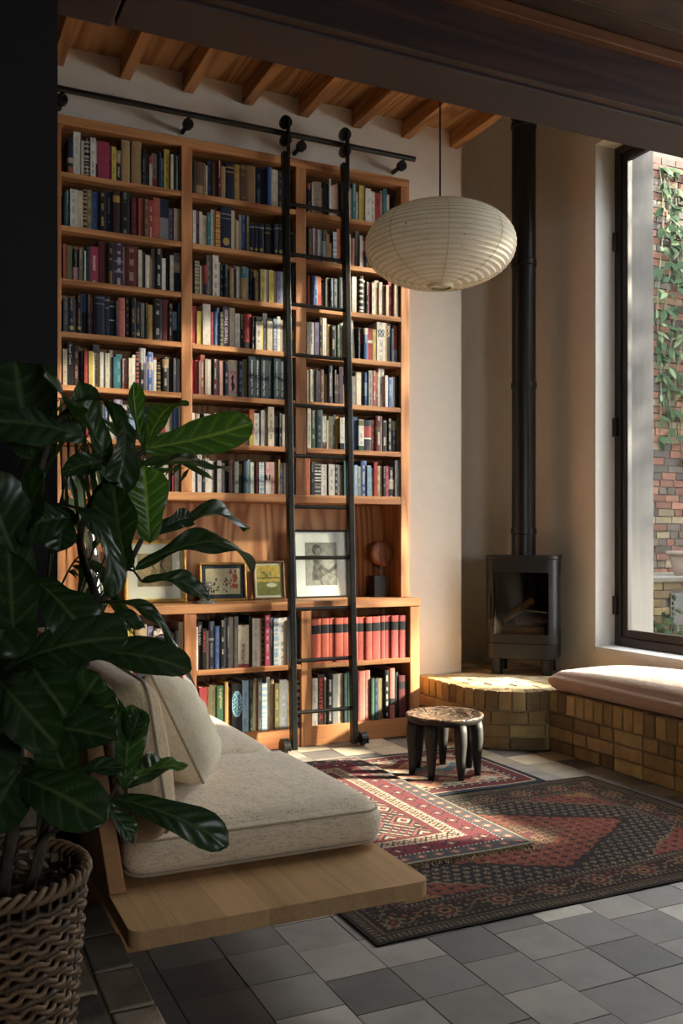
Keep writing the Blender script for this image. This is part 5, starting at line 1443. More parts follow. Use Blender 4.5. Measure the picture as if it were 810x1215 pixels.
# ------------------------------------------------------------------ rugs (patterns woven as coloured cells)
def tri(x): return np.abs((x % 1.0) - 0.5) * 2
def rosette(x, y, px_, py_):
    a, b_ = (x / px_) % 1 - 0.5, (y / py_) % 1 - 0.5
    r = np.hypot(a * px_, b_ * py_); th = np.arctan2(b_ * py_, a * px_)
    return r, th
def rdull(o, g, s=0.80):
    l = (o * np.array([0.3, 0.55, 0.15])).sum(-1, keepdims=True)
    return (l + (o - l) * s) * g
def jit(x, y): return rng.random(x.shape)
def rug_a(x, y):
    W, H = 1.915, 1.30
    navy, dk, rust, och, red, cr, gr = srgb('#1e1f29', '#33221c', '#b0502f', '#bd863e', '#862c26', '#b59668', '#54493c')
    e = np.minimum(np.minimum(x, W - x), np.minimum(y, H - y))
    out = np.broadcast_to(navy, x.shape + (3,)).copy()
    cx_, cy_ = W / 2, H / 2
    u, v = np.abs(x - cx_) / (W / 2 - 0.26), np.abs(y - cy_) / (H / 2 - 0.24)
    wob = 0.03 * np.sin(x * 60) * np.sin(y * 55)
    # small flowers in the navy ground
    r, th = rosette(x + 0.0215 * (np.floor(y / 0.038) % 2), y, 0.043, 0.038)
    fl_ = (r < 0.0115 + 0.004 * np.cos(th * 5 + np.floor(x / 0.043) * 2))
    out[fl_] = cr
    out[r < 0.0045] = red
    r2, th2 = rosette(x + 0.02, y + 0.027, 0.045, 0.075)
    out[(r2 > 0.017) & (r2 < 0.021) & (np.sin(th2 * 3 + x * 40) > 0)] = gr
    med = (u + v * 0.95 + wob) < 0.86
    ring = ((u + v * 0.95 + wob) < 0.92) & ~med
    fill = np.broadcast_to(rust, x.shape + (3,)).copy()
    r3, th3 = rosette(x, y + 0.02, 0.052, 0.047)
    fill[(r3 < 0.011 + 0.006 * np.cos(th3 * 4))] = navy
    r4, th4 = rosette(x + 0.026, y, 0.07, 0.06)
    fill[(r4 < 0.009)] = och
    inner = (u + v * 0.95 + wob) < 0.42
    fill[inner] = fill[inner] * 0.55 + cr * 0.45
    r5, th5 = rosette(x, y, 0.036, 0.036)
    fill[inner & (r5 < 0.012) & (r5 > 0.006)] = dk
    core_ = (u + v * 0.95 + wob) < 0.17
    fill[core_] = red
    out[med] = fill[med]; out[ring] = dk
    sp_ = (u + v * 0.9 + wob) > 1.42
    spf = np.broadcast_to(rust, x.shape + (3,)).copy()
    spf[(r3 < 0.012 + 0.006 * np.cos(th3 * 3))] = navy
    k_ = (u + v * 0.9 + wob) > 1.72
    spf[k_] = och; spf[k_ & (r4 < 0.016) & (np.sin(th4 * 4) > -0.3)] = red
    out[sp_] = spf[sp_]
    out[((u + v * 0.9 + wob) > 1.40) & ((u + v * 0.9 + wob) < 1.42)] = cr
    # border
    bd = e < 0.235
    bf = np.broadcast_to(dk, x.shape + (3,)).copy()
    s_ = np.where(np.minimum(y, H - y) < np.minimum(x, W - x), x, y)
    q = e - 0.135
    per = 0.215
    sa = (s_ % per) - per / 2
    rr = np.hypot(sa, q); tt = np.arctan2(q, sa)
    bf[(rr < 0.048 + 0.007 * np.cos(tt * 10)) & (rr > 0.037)] = cr * 0.8
    bf[(rr <= 0.034 + 0.005 * np.cos(tt * 8))] = red
    bf[(rr <= 0.022)] = och
    bf[(rr <= 0.012)] = dk
    sb = ((s_ + per / 2) % per) - per / 2
    vine = np.abs(q - 0.035 * np.sin(2 * PI * s_ / per)) < 0.0045
    bf[vine & (rr > 0.05)] = cr * 0.6
    for fq, off, cl in ((0.043, 0.028, rust), (0.037, -0.03, gr), (0.031, 0.0, och * 0.8)):
        r6 = np.hypot(((s_ + fq * 0.3) % fq) - fq / 2, (q - off + 0.01 * np.sin(s_ * 40)))
        bf[(r6 < 0.0085) & (rr > 0.05)] = cl
    r7 = np.hypot((s_ % 0.024) - 0.012, (q + 0.052)); bf[(r7 < 0.006)] = cr * 0.7
    r7 = np.hypot((s_ % 0.024) - 0.012, (q - 0.055)); bf[(r7 < 0.006)] = rust
    g1 = (e < 0.055); bf[g1] = gr * 0.6
    z1 = np.abs(e - 0.03) < 0.006 + 0.006 * np.sign(np.sin(s_ * 2 * PI / 0.018)); bf[z1 & g1] = cr * 0.65
    bf[e < 0.010] = dk * 0.8
    g2 = (e > 0.205); bf[g2] = navy; bf[g2 & (np.abs(e - 0.22) < 0.006) & (np.sin(s_ * 2 * PI / 0.02) > 0)] = cr
    bf[np.abs(e - 0.205) < 0.003] = cr * 0.7
    bf[np.abs(e - 0.055) < 0.003] = och * 0.6
    out[bd] = bf[bd]
    return rdull(out, 0.40) * (0.55 + 0.8 * jit(x, y))[..., None] * (0.92 + 0.12 * np.sin(y * 14 + 2 * np.sin(x * 3)))[..., None]
def rug_b(x, y):
    W, H = 1.05, 1.62
    navy, crim, cr, gr, rst, wht = srgb('#211e2a', '#7d1f2a', '#bfa987', '#4a4a4c', '#9c4a38', '#cfc2ac')
    e = np.minimum(np.minimum(x, W - x), np.minimum(y, H - y))
    s_ = np.where(np.minimum(y, H - y) < np.minimum(x, W - x), x, y)
    out = np.broadcast_to(navy, x.shape + (3,)).copy()
    # angular motifs of the field
    a, b_ = (x / 0.16) % 1 - 0.5, (y / 0.19) % 1 - 0.5
    d = np.abs(a) + np.abs(b_)
    out[d < 0.42] = rst; out[d < 0.32] = navy; out[d < 0.22] = cr; out[d < 0.12] = crim
    zig = np.abs(((x + y * 0.8) / 0.045) % 1 - 0.5)
    out[(d > 0.46) & (zig < 0.16)] = cr * 0.85
    out[(d > 0.6) & (np.abs((x - y) / 0.05 % 1 - 0.5) < 0.2)] = crim
    b1 = e < 0.29
    bf = np.broadcast_to(gr, x.shape + (3,)).copy()
    def band(lo, hi, base): m_ = (e >= lo) & (e < hi); bf[m_] = base; return m_
    m_ = band(0.0, 0.012, cr * 0.7)
    m_ = band(0.012, 0.085, gr)
    r, th = rosette(s_, e - 0.012, 0.075, 0.073)
    bf[m_ & (r < 0.020 + 0.006 * np.cos(th * 4))] = rst; bf[m_ & (r < 0.010)] = cr
    m_ = band(0.085, 0.092, wht); bf[m_ & (np.sin(s_ * 2 * PI / 0.02) > 0)] = navy
    m_ = band(0.092, 0.190, crim)
    r, th = rosette(s_ + 0.03, e - 0.092, 0.12, 0.098)
    bf[m_ & (r < 0.030 + 0.010 * np.cos(th * 4))] = navy * 1.2; bf[m_ & (r < 0.019 + 0.007 * np.cos(th * 4))] = rst; bf[m_ & (r < 0.008)] = wht
    m_ = band(0.190, 0.198, wht); bf[m_ & (np.sin(s_ * 2 * PI / 0.02) > 0)] = gr
    m_ = band(0.198, 0.262, cr * 0.9)
    zz_ = np.abs((e - 0.23) - 0.022 * (tri(s_ / 0.05) * 2 - 1)) < 0.008
    bf[m_ & zz_] = navy; bf[m_ & (np.abs((e - 0.23) - 0.018 * (tri(s_ / 0.05 + 0.5) * 2 - 1)) < 0.005)] = crim
    m_ = band(0.262, 0.29, crim * 0.8)
    out[b1] = bf[b1]
    return rdull(out, 0.72) * (0.6 + 0.75 * jit(x, y))[..., None]
def rug_c(x, y):
    W, H = 1.0, 0.84
    pk, bl, cr, dr, nv, rs = srgb('#a5604a', '#5d7a8a', '#c9b08c', '#6b2526', '#262838', '#b8714f')
    e = np.minimum(np.minimum(x, W - x), np.minimum(y, H - y))
    s_ = np.where(np.minimum(y, H - y) < np.minimum(x, W - x), x, y)
    z = (y + 0.10 * (tri(x / 0.22) - 0.5)) / 0.36
    k = np.floor((z % 1) * 6).astype(int)
    pal = np.array([pk, bl, cr, rs, dr, cr * 0.8])
    out = pal[k]
    a, b_ = (x / 0.11) % 1 - 0.5, (y / 0.06) % 1 - 0.5
    d = np.abs(a) + np.abs(b_)
    out = np.where((d < 0.24)[..., None], pal[(k + 2) % 6], out)
    out = np.where((d < 0.11)[..., None], nv, out)
    bd = e < 0.14
    bf = np.broadcast_to(dr, x.shape + (3,)).copy()
    r, th = rosette(s_, e, 0.05, 0.07)
    bf[(r < 0.016)] = nv; bf[(r < 0.008)] = cr
    bf[e < 0.035] = nv; bf[np.abs(e - 0.04) < 0.005] = cr
    bf[np.abs(e - 0.13) < 0.008] = cr * 0.7
    out = np.where(bd[..., None], bf, out)
    return rdull(out, 0.8) * (0.6 + 0.75 * jit(x, y))[..., None]
M_rug = attr_mat('knotted_wool', 0.97, 420, 0.55, spec=0.1, sheen=0.05)
def wob(ax_, s): return lambda X, Y: 0.0018 * (np.sin(X * 5 + ax_) * np.sin(Y * 6 + s) + 0.6 * np.sin(X * 13 + Y * 9)) + 0.001
Rz = lambda a: Matrix.Rotation(a, 4, 'Z')
rc = color_grid('small_rug', M_rug, None, 1.0, 0.84, 200, 174, rug_c, wob(1, 2), thick=0.005)
rc.location = (1.92, 3.796, 0.0055); rc.rotation_euler.z = 0.0
tag(rc, 'small faded rug in pink, blue and cream under the carved stool', 'rug')
ra_ = color_grid('large_rug', M_rug, None, 1.915, 1.30, 400, 280, rug_a, wob(0, 1), thick=0.006)
ra_.location = (1.275, 2.468, 0.0062); ra_.rotation_euler.z = 0.012
tag(ra_, 'large dark navy and rust patterned rug with a brown flowered border on the tiles', 'rug')
rbt = thing('red_rug', 'crimson-bordered runner rug lying over the two other rugs beside the sofa', 'rug', (1.20, 3.0, 0.0215))
rb2 = color_grid('pile', M_rug, rbt, 1.05, 1.62, 240, 360, rug_b, wob(2, 0), thick=0.006)
M_fringe = plain('wool_fringe', '#a8987c', 0.95, var=0.3)
for yy, sg in ((0.0, -1), (1.62, 1)):
    g = G()
    for k in range(110):
        x = k / 110 * 1.05 + random.uniform(0, 0.006)
        l = random.uniform(0.018, 0.040)
        g.tube([(x, yy, -0.003), (x + random.uniform(-0.005, 0.005), yy + sg * l * 0.5, -0.005), (x + random.uniform(-0.010, 0.010), yy + sg * l, -0.0095)], 0.0016, 4)
    g.build('fringe', M_fringe, rbt, local=True, kind='stuff')
rbt.rotation_euler.z = 0.0

# ------------------------------------------------------------------ cushions
def rounded_box(W, D, H, r, crown=0.0, n=14, sag=0.0):
    """soft box cushion about its base centre"""
    g = G()
    vv, idx = [], {}
    ff = []
    def vert(p):
        k = tuple(round(q, 5) for q in p)
        if k not in idx:
            idx[k] = len(vv); vv.append(p)
        return idx[k]
    for axis in range(3):
        for sg in (-1, 1):
            for i in range(n):
                for j in range(n):
                    q = []
                    for a, b_ in ((i, j), (i + 1, j), (i + 1, j + 1), (i, j + 1)):
                        c = [0, 0, 0]
                        c[axis] = sg; c[(axis + 1) % 3] = -math.cos(PI * a / n) * 0.5 + (2 * a / n - 1) * 0.5; c[(axis + 2) % 3] = -math.cos(PI * b_ / n) * 0.5 + (2 * b_ / n - 1) * 0.5
                        q.append(vert(tuple(c)))
                    ff.append(tuple(q) if sg > 0 else tuple(q[::-1]))
    out = []
    for c in vv:
        p = Vector((c[0] * W / 2, c[1] * D / 2, c[2] * H / 2))
        inn_ = Vector((max(-W / 2 + r, min(W / 2 - r, p.x)), max(-D / 2 + r, min(D / 2 - r, p.y)), max(-H / 2 + r, min(H / 2 - r, p.z))))
        d = p - inn_
        if d.length > 1e-6:
            p = inn_ + d.normalized() * r
        fx, fy = (1 - c[0] ** 2), (1 - c[1] ** 2)
        z = p.z + H / 2
        if c[2] > 0: z += crown * (fx * fy) ** 0.6 * c[2]
        k = 1 + 0.02 * (1 - (c[2]) ** 2) 
        z += sag * math.sin(p.x * 9 + p.y * 5) * 0.5 * max(0, c[2])
        out.append((p.x * k, p.y * k, z))
    return g.add(out, ff)
def loop_rect(W, D, r, z, crown=0.0, k=6):
    pts = []
    for cx_, cy_, a0 in ((W / 2 - r, -D / 2 + r, -PI / 2), (W / 2 - r, D / 2 - r, 0), (-W / 2 + r, D / 2 - r, PI / 2), (-W / 2 + r, -D / 2 + r, PI)):
        for i in range(k + 1):
            a = a0 + i / k * PI / 2
            pts.append((cx_ + r * math.cos(a), cy_ + r * math.sin(a), z))
    # subdivide the straight runs
    out = []
    for a, b_ in zip(pts, pts[1:] + pts[:1]):
        m_ = max(1, int(math.dist(a, b_) / 0.06))
        for i in range(m_):
            out.append(tuple(a[q] + (b_[q] - a[q]) * i / m_ for q in range(3)))
    return out
def box_cushion(name, label, cat, c, W, D, H, mat, crown=0.03, r=0.05, rot=None, group=None, n=16, sag=0.004):
    t = thing(name, label, cat, c, group=group)
    if rot: t.rotation_euler = rot
    rounded_box(W, D, H, r, crown, n, sag).build('cover', mat, t, local=True, smooth=True)
    for z, q in ((H * 0.80, 0.012), (H * 0.16, 0.010)):
        G().tube(loop_rect(W * 1.012 - q, D * 1.012 - q, r, z), 0.0042, 6, closed=True).build('piping', M_piping, t, local=True, smooth=True)
    return t

# ------------------------------------------------------------------ sofa: oak platform, leaning back board, loose cushions
PZ = 0.33
sofa = thing('platform_sofa', 'low oak platform daybed with a leaning back board against the dark wall', 'sofa', (0.85, 3.1, 0))
YF, YB, XL, XR, TH = 2.10, 4.12, 0.458, 1.243, 0.042
nb = 7
bw_ = (XR - XL) / nb
for k in range(nb):
    x0, x1 = XL + k * bw_, XL + (k + 1) * bw_ - 0.0002
    rad = 0.035
    if k == 0:
        poly = [(x1, YF), (x1, YB), (x0, YB)] + [(x0 + rad - rad * math.cos(a), YF + rad - rad * math.sin(a)) for a in [PI / 2 * q / 6 for q in range(7)]]
    elif k == nb - 1:
        poly = [(x0, YB), (x0, YF)] + [(x1 - rad + rad * math.sin(a), YF + rad - rad * math.cos(a)) for a in [PI / 2 * q / 6 for q in range(7)]] + [(x1, YB)]
        poly = poly[::-1]
    else:
        poly = [(x0, YF), (x1, YF), (x1, YB), (x0, YB)]
    A = sum(poly[i][0] * poly[(i + 1) % len(poly)][1] - poly[(i + 1) % len(poly)][0] * poly[i][1] for i in range(len(poly)))
    if A < 0: poly = poly[::-1]
    G().prism(poly, PZ - TH, PZ).build('board', M_oak, sofa, bevel=0.0007)
bx('plinth_box', M_oakz, sofa, 0.515, 0.80, 2.78, 4.0, 0.001, PZ - TH - 0.001, 0.003)
lean = 0.15
bb = G().box(-0.042, 0.0, 2.345, 4.10, 0, 0.56)
bb.xform(Matrix.Translation((0.500, 0, PZ + 0.001)) @ Matrix.Rotation(-lean, 4, 'Y'))
bb.v = [(x, y, max(z, PZ + 0.0005)) for x, y, z in bb.v]
bb.build('back_board', M_oakz, sofa, bevel=0.003)
box_cushion('seat_cushion', 'near long linen seat cushion on the oak platform of the sofa', 'cushion', (0.882, 2.752, PZ + 0.001), 0.735, 0.745, 0.138, M_linen_seat, 0.022, 0.055, n=20)
box_cushion('seat_cushion', 'far linen seat cushion of the sofa nearest the bookcase', 'cushion', (0.865, 3.545, PZ + 0.001), 0.70, 0.815, 0.138, M_linen_seat, 0.024, 0.055, n=20)
bcu = box_cushion('back_cushion', 'near linen back cushion leaning on the oak back board', 'cushion', (0, 0, 0), 0.40, 0.68, 0.130, M_linen, 0.03, 0.06, n=18)
# local x = up the cushion, z = towards the sitter
def stand(t, y, xb, zb, ln, up):
    R = Matrix(((-math.sin(ln), 0, math.cos(ln)), (0, -1, 0), (math.cos(ln), 0, math.sin(ln)))).to_4x4()
    M_ = Matrix.Translation((xb, y, zb)) @ R @ Matrix.Translation((up, 0, 0))
    t.matrix_world = M_
    t.location = M_.translation; t.rotation_euler = M_.to_euler()
stand(bcu, 2.60, 0.490, 0.462, lean, 0.20)
bcu2 = box_cushion('back_cushion', 'far linen back cushion of the sofa, mostly hidden by the fig', 'cushion', (0, 0, 0), 0.40, 0.74, 0.155, M_linen, 0.03, 0.06, n=18)
stand(bcu2, 3.50, 0.490, 0.478, lean, 0.20)

def pillow(name, label, W, H, T, mat, M_, seam_mat, n=22, colfn=None):
    t = thing(name, label, 'cushion')
    t.matrix_world = M_; t.location = M_.translation; t.rotation_euler = M_.to_euler()
    us = np.linspace(-1, 1, n * 2 + 1)
    rim = []
    for sg, nm in ((1, 'front_cover'), (-1, 'back_cover')):
        pts = []
        for a in us:
            for b_ in us:
                pinch = 1 - 0.07 * (1 - abs(a * b_) ** 0.8) * 0 
                ex = 1 - 0.045 * (1 - a * a) ; ey = 1 - 0.045 * (1 - b_ * b_)
                x = a * W / 2 * (1 - 0.05 * (1 - b_ * b_)); y = b_ * H / 2 * (1 - 0.05 * (1 - a * a))
                th = T / 2 * ((1 - a ** 4) * (1 - b_ ** 4)) ** 0.55
                th += 0.006 * math.sin(a * 7 + b_ * 3) * (1 - a * a) * (1 - b_ * b_) + 0.004 * math.sin(b_ * 12 - a * 5) * (1 - a * a) * (1 - b_ * b_)
                pts.append((x, y, sg * th))
        m_ = n * 2 + 1
        if colfn is None:
            g = G().grid(pts, m_, m_)
            if sg < 0: g.f = [f[::-1] for f in g.f]
            g.build(nm, mat, t, local=True, smooth=True)
        else:
            k = 90
            uu = np.linspace(-1, 1, k)
            A, B = np.meshgrid(uu, uu, indexing='ij')
            Xg = A * W / 2 * (1 - 0.05 * (1 - B * B)); Yg = B * H / 2 * (1 - 0.05 * (1 - A * A))
            Zg = sg * T / 2 * (np.clip((1 - A ** 4) * (1 - B ** 4), 0, 1)) ** 0.55
            o = color_grid(nm, mat, t, 2, 2, k, k, lambda x, y: colfn(x - 1, y - 1))
            o.data.vertices.foreach_set('co', np.stack([Xg, Yg, Zg], -1).astype(np.float32).ravel())
            if sg < 0: o.data.flip_normals()
            o.data.update()
    e = [(a, -1) for a in us[:-1]] + [(1, b_) for b_ in us[:-1]] + [(a, 1) for a in us[:0:-1]] + [(-1, b_) for b_ in us[:0:-1]]
    pts = [(a * W / 2 * (1 - 0.05 * (1 - b_ * b_)), b_ * H / 2 * (1 - 0.05 * (1 - a * a)), 0) for a, b_ in e]
    G().tube(pts, 0.004, 6, closed=True).build('seam', seam_mat, t, local=True, smooth=True)
    return t
def pose(cx_, cy_, cz_, yaw, tilt, roll=0.0):
    # local z = facing direction (yaw about Z from +X, tilted upward), local y = up
    f = Vector((math.cos(yaw) * math.cos(tilt), math.sin(yaw) * math.cos(tilt), math.sin(tilt)))
    up = Vector((-math.cos(yaw) * math.sin(tilt), -math.sin(yaw) * math.sin(tilt), math.cos(tilt)))
    x = up.cross(f)
    R = Matrix((x, up, f)).transposed().to_4x4()
    return Matrix.Translation((cx_, cy_, cz_)) @ R @ Matrix.Rotation(roll, 4, 'Z')
pillow('scatter_pillow', 'plump pale linen scatter pillow leaning on the near back cushion', 0.43, 0.34, 0.19, M_pillow, pose(0.730, 2.70, 0.658, -0.18, 0.44, -0.26), M_piping)
def kilim(a, b_):
    w_, k, r_, l_, dk_ = srgb('#d8cdb6', '#2b2726', '#b0402f', '#8f9ab4', '#1d2230')
    d = np.abs(a) + np.abs(b_)
    q = (d * 2.2) % 1
    out = np.where((np.abs(np.abs(a) - np.abs(b_)) < 0.16)[..., None], w_, k)
    z = d + 0.05 * np.sign(np.sin(a * 40)) 
    for lo, hi, c in ((0.0, 0.22, r_), (0.22, 0.34, dk_), (1.18, 1.26, dk_), (1.26, 1.38, l_), (1.38, 1.62, r_)):
        out = np.where(((z > lo) & (z < hi) & (np.abs(np.abs(a) - np.abs(b_)) > 0.1))[..., None], c, out)
    return out
pillow('kilim_pillow', 'black, white and red kilim pillow behind the pale linen pillow', 0.40, 0.38, 0.15, attr_mat('kilim_weave', 0.95, 300, 0.4), pose(0.90, 3.50, 0.672, -0.5, 0.40, 0.0), M_piping, colfn=kilim)

# bench cushion under the window
bcw = thing('bench_cushion', 'long plump taupe wool cushion lying on the brick bench under the window', 'cushion', (3.682, 3.205, HZ + 0.005))
g = rounded_box(0.60, 2.36, 0.105, 0.05, 0.085, 26, 0.003)
g.build('cover', M_bench_cloth, bcw, local=True, smooth=True)
G().tube(loop_rect(0.578, 2.372, 0.05, 0.030), 0.003, 6, closed=True).build('seam', M_piping, bcw, local=True)

# pieces of a part hang under that part
base_ = lambda o: o.name.split('.')[0]
def mid_x(o): return sum(v.co.x for v in o.data.vertices) / len(o.data.vertices)
stiles_ = [c for c in ladder.children if base_(c) == 'stile']
for c in list(ladder.children):
    if base_(c) in ('hook_plate', 'roller', 'wheel', 'wheel_guard', 'wheel_cover', 'axle'):
        c.parent = min(stiles_, key=lambda s_: abs(mid_x(s_) - mid_x(c)))
ring_ = [c for c in lamp.children if base_(c) == 'bottom_ring'][0]
for c in list(lamp.children):
    if base_(c) == 'wire_stretcher': c.parent = ring_
bars_ = [c for c in stove.children if base_(c) == 'door_bar']
for c in list(stove.children):
    if base_(c) == 'door_handle': c.parent = min(bars_, key=lambda s_: mid_x(s_))
tubes_ = [c for c in rail.children if base_(c) == 'standoff']
for c in list(rail.children):
    if base_(c) == 'arm': c.parent = min(tubes_, key=lambda s_: abs(mid_x(s_) - mid_x(c)))
# ------------------------------------------------------------------ wicker basket
random.seed(5)
bk = P(-18, 1038, f=1.95)
bkt = thing('wicker_basket', 'large round brown wicker basket on the raised brick floor holding the fig', 'basket', (bk.x, bk.y, BZ + 0.001))
M_wick = plain('brown_willow', '#6b5138', 0.6, var=0.4, bscale=25, bumpy=0.15)
M_wick2 = plain('dark_willow', '#4a3826', 0.6, var=0.4, bscale=25, bumpy=0.15)
HB = 0.335
def rad_at(z): return 0.176 + 0.026 * (z / HB)
NS = 44
for k in range(NS):
    th = 2 * PI * k / NS
    G().tube([(rad_at(z) * math.cos(th), rad_at(z) * math.sin(th), z) for z in (0.0, HB * 0.5, HB)], 0.0042, 6).build('stake', M_wick2, bkt, local=True)
NRW = 22
for r in range(NRW):
    z = 0.008 + r * (HB - 0.02) / NRW
    pts = []
    for k in range(NS * 4):
        th = 2 * PI * k / (NS * 4)
        w = math.sin(th * NS / 2 + (PI if r % 2 else 0)) * 0.0058
        zz_ = z + 0.004 * math.sin(th * NS / 2 + r) 
        pts.append(((rad_at(z) + w) * math.cos(th), (rad_at(z) + w) * math.sin(th), zz_))
    G().tube(pts, 0.0060, 6, closed=True).build('weaver', M_wick if r % 3 else M_wick2, bkt, local=True, smooth=True)
for q in range(3):
    pts = []
    for k in range(120):
        th = 2 * PI * k / 120
        a = th * 16 + q * 2 * PI / 3
        pts.append(((rad_at(HB) + 0.011 * math.cos(a)) * math.cos(th), (rad_at(HB) + 0.011 * math.cos(a)) * math.sin(th), HB + 0.012 + 0.011 * math.sin(a)))
    G().tube(pts, 0.0072, 6, closed=True).build('rim_braid', M_wick, bkt, local=True, smooth=True)
G().lathe([(0.001, 0.001), (0.168, 0.001), (0.170, 0.006), (0.001, 0.006)], 30, cap=False).build('bottom', M_wick2, bkt, local=True)

# ------------------------------------------------------------------ fiddle-leaf fig
m, n, b = new_mat('fig_leaf')
at_ = n.nodes.new('ShaderNodeAttribute'); at_.attribute_name = 'Col'
oi = n.nodes.new('ShaderNodeObjectInfo')
ct_ = mix(n, 1.0, at_.outputs['Color'], oi.outputs['Color'], 'MULTIPLY')
n.links.new(ct_, b.inputs['Base Color'])
b.inputs['Roughness'].default_value = 0.36
b.inputs['Specular IOR Level'].default_value = 0.5
bump(n, b, noise(n, coords(n), 45, 3), 0.12, 0.004)
tr = node(n, 'ShaderNodeBsdfTranslucent')
trc = mix(n, 1.0, ct_, (1.5, 1.9, 0.5), 'MULTIPLY'); n.links.new(trc, tr.inputs[0])
ms = node(n, 'ShaderNodeMixShader'); ms.inputs[0].default_value = 0.26
n.links.new(b.outputs[0], ms.inputs[1]); n.links.new(tr.outputs[0], ms.inputs[2])
n.links.new(ms.outputs[0], n.nodes['Material Output'].inputs['Surface'])
M_leaf = m
M_bark = plain('fig_bark', '#3b3128', 0.9, var=0.4, bscale=40, bumpy=0.3)
M_stem = plain('green_brown_stem', '#3c4426', 0.7, var=0.3, bscale=30)
fig = thing('fiddle_leaf_fig', 'big dark green fiddle-leaf fig in the wicker basket beside the sofa', 'plant', (bk.x, bk.y, BZ + 0.02))
def spline(pts, n_=10):
    P_ = [Vector(p) for p in pts]
    out = []
    for i in range(len(P_) - 1):
        p0, p1, p2, p3 = P_[max(i - 1, 0)], P_[i], P_[i + 1], P_[min(i + 2, len(P_) - 1)]
        for k in range(n_):
            t = k / n_
            out.append(0.5 * ((2 * p1) + (-p0 + p2) * t + (2 * p0 - 5 * p1 + 4 * p2 - p3) * t * t + (-p0 + 3 * p1 - 3 * p2 + p3) * t ** 3))
    out.append(P_[-1]); return out
trunks = [
 [(-8, 1130, 1.95), (6, 1040, 1.95), (22, 930, 1.95), (20, 800, 1.97), (38, 700, 2.0), (34, 645, 2.0), (92, 614, 1.95)],
 [(-4, 1130, 1.97), (36, 1050, 1.97), (60, 960, 2.0), (85, 860, 2.02), (105, 770, 2.02), (119, 718, 2.02), (149, 675, 2.03), (168, 640, 2.03)],
 [(119, 718, 2.02), (95, 645, 2.03), (115, 584, 2.04), (150, 552, 2.05), (172, 534, 2.05)],
 [(60, 960, 2.0), (100, 965, 2.02), (128, 950, 2.04), (145, 915, 2.05), (152, 880, 2.05)],
 [(20, 800, 1.97), (26, 660, 1.95), (45, 570, 1.93), (66, 505, 1.93), (88, 480, 1.95)],
 [(36, 1050, 1.97), (48, 1000, 1.96), (83, 976, 1.94), (100, 960, 1.93)],
]
STEMPTS = []
for k, t in enumerate(trunks):
    pts = spline([P(u, v, f=f) for u, v, f in t], 6)
    r0 = [0.0155, 0.0145, 0.009, 0.0065, 0.008, 0.006][k]
    r1 = [0.006, 0.0055, 0.005, 0.0045, 0.005, 0.004][k]
    m_ = len(pts)
    if k < 2:
        pts = [Vector((bk.x + (0.02 if k else -0.02), bk.y, BZ + 0.03))] + pts; m_ += 1
    G().tube(pts, [r0 + (r1 - r0) * i / (m_ - 1) for i in range(m_)], 8).build('trunk' if k < 2 else 'branch', M_bark, fig, smooth=True)
    STEMPTS += pts
GT = [(0, 0), (0.04, 0.30), (0.12, 0.46), (0.25, 0.56), (0.38, 0.66), (0.52, 0.86), (0.68, 1.0), (0.8, 0.98), (0.9, 0.80), (0.96, 0.52), (1.0, 0.10)]
def gshape(t):
    for (a, x), (b_, y) in zip(GT[:-1], GT[1:]):
        if a <= t <= b_:
            q = (t - a) / (b_ - a); q = q * q * (3 - 2 * q) if False else q
            return x + (y - x) * q
    return 0.0
leafn = 0
CAMP = Vector((0, 0, EYE))
RGT, FWD = Vector((CA, -SA, 0)), Vector((SA, CA, 0))
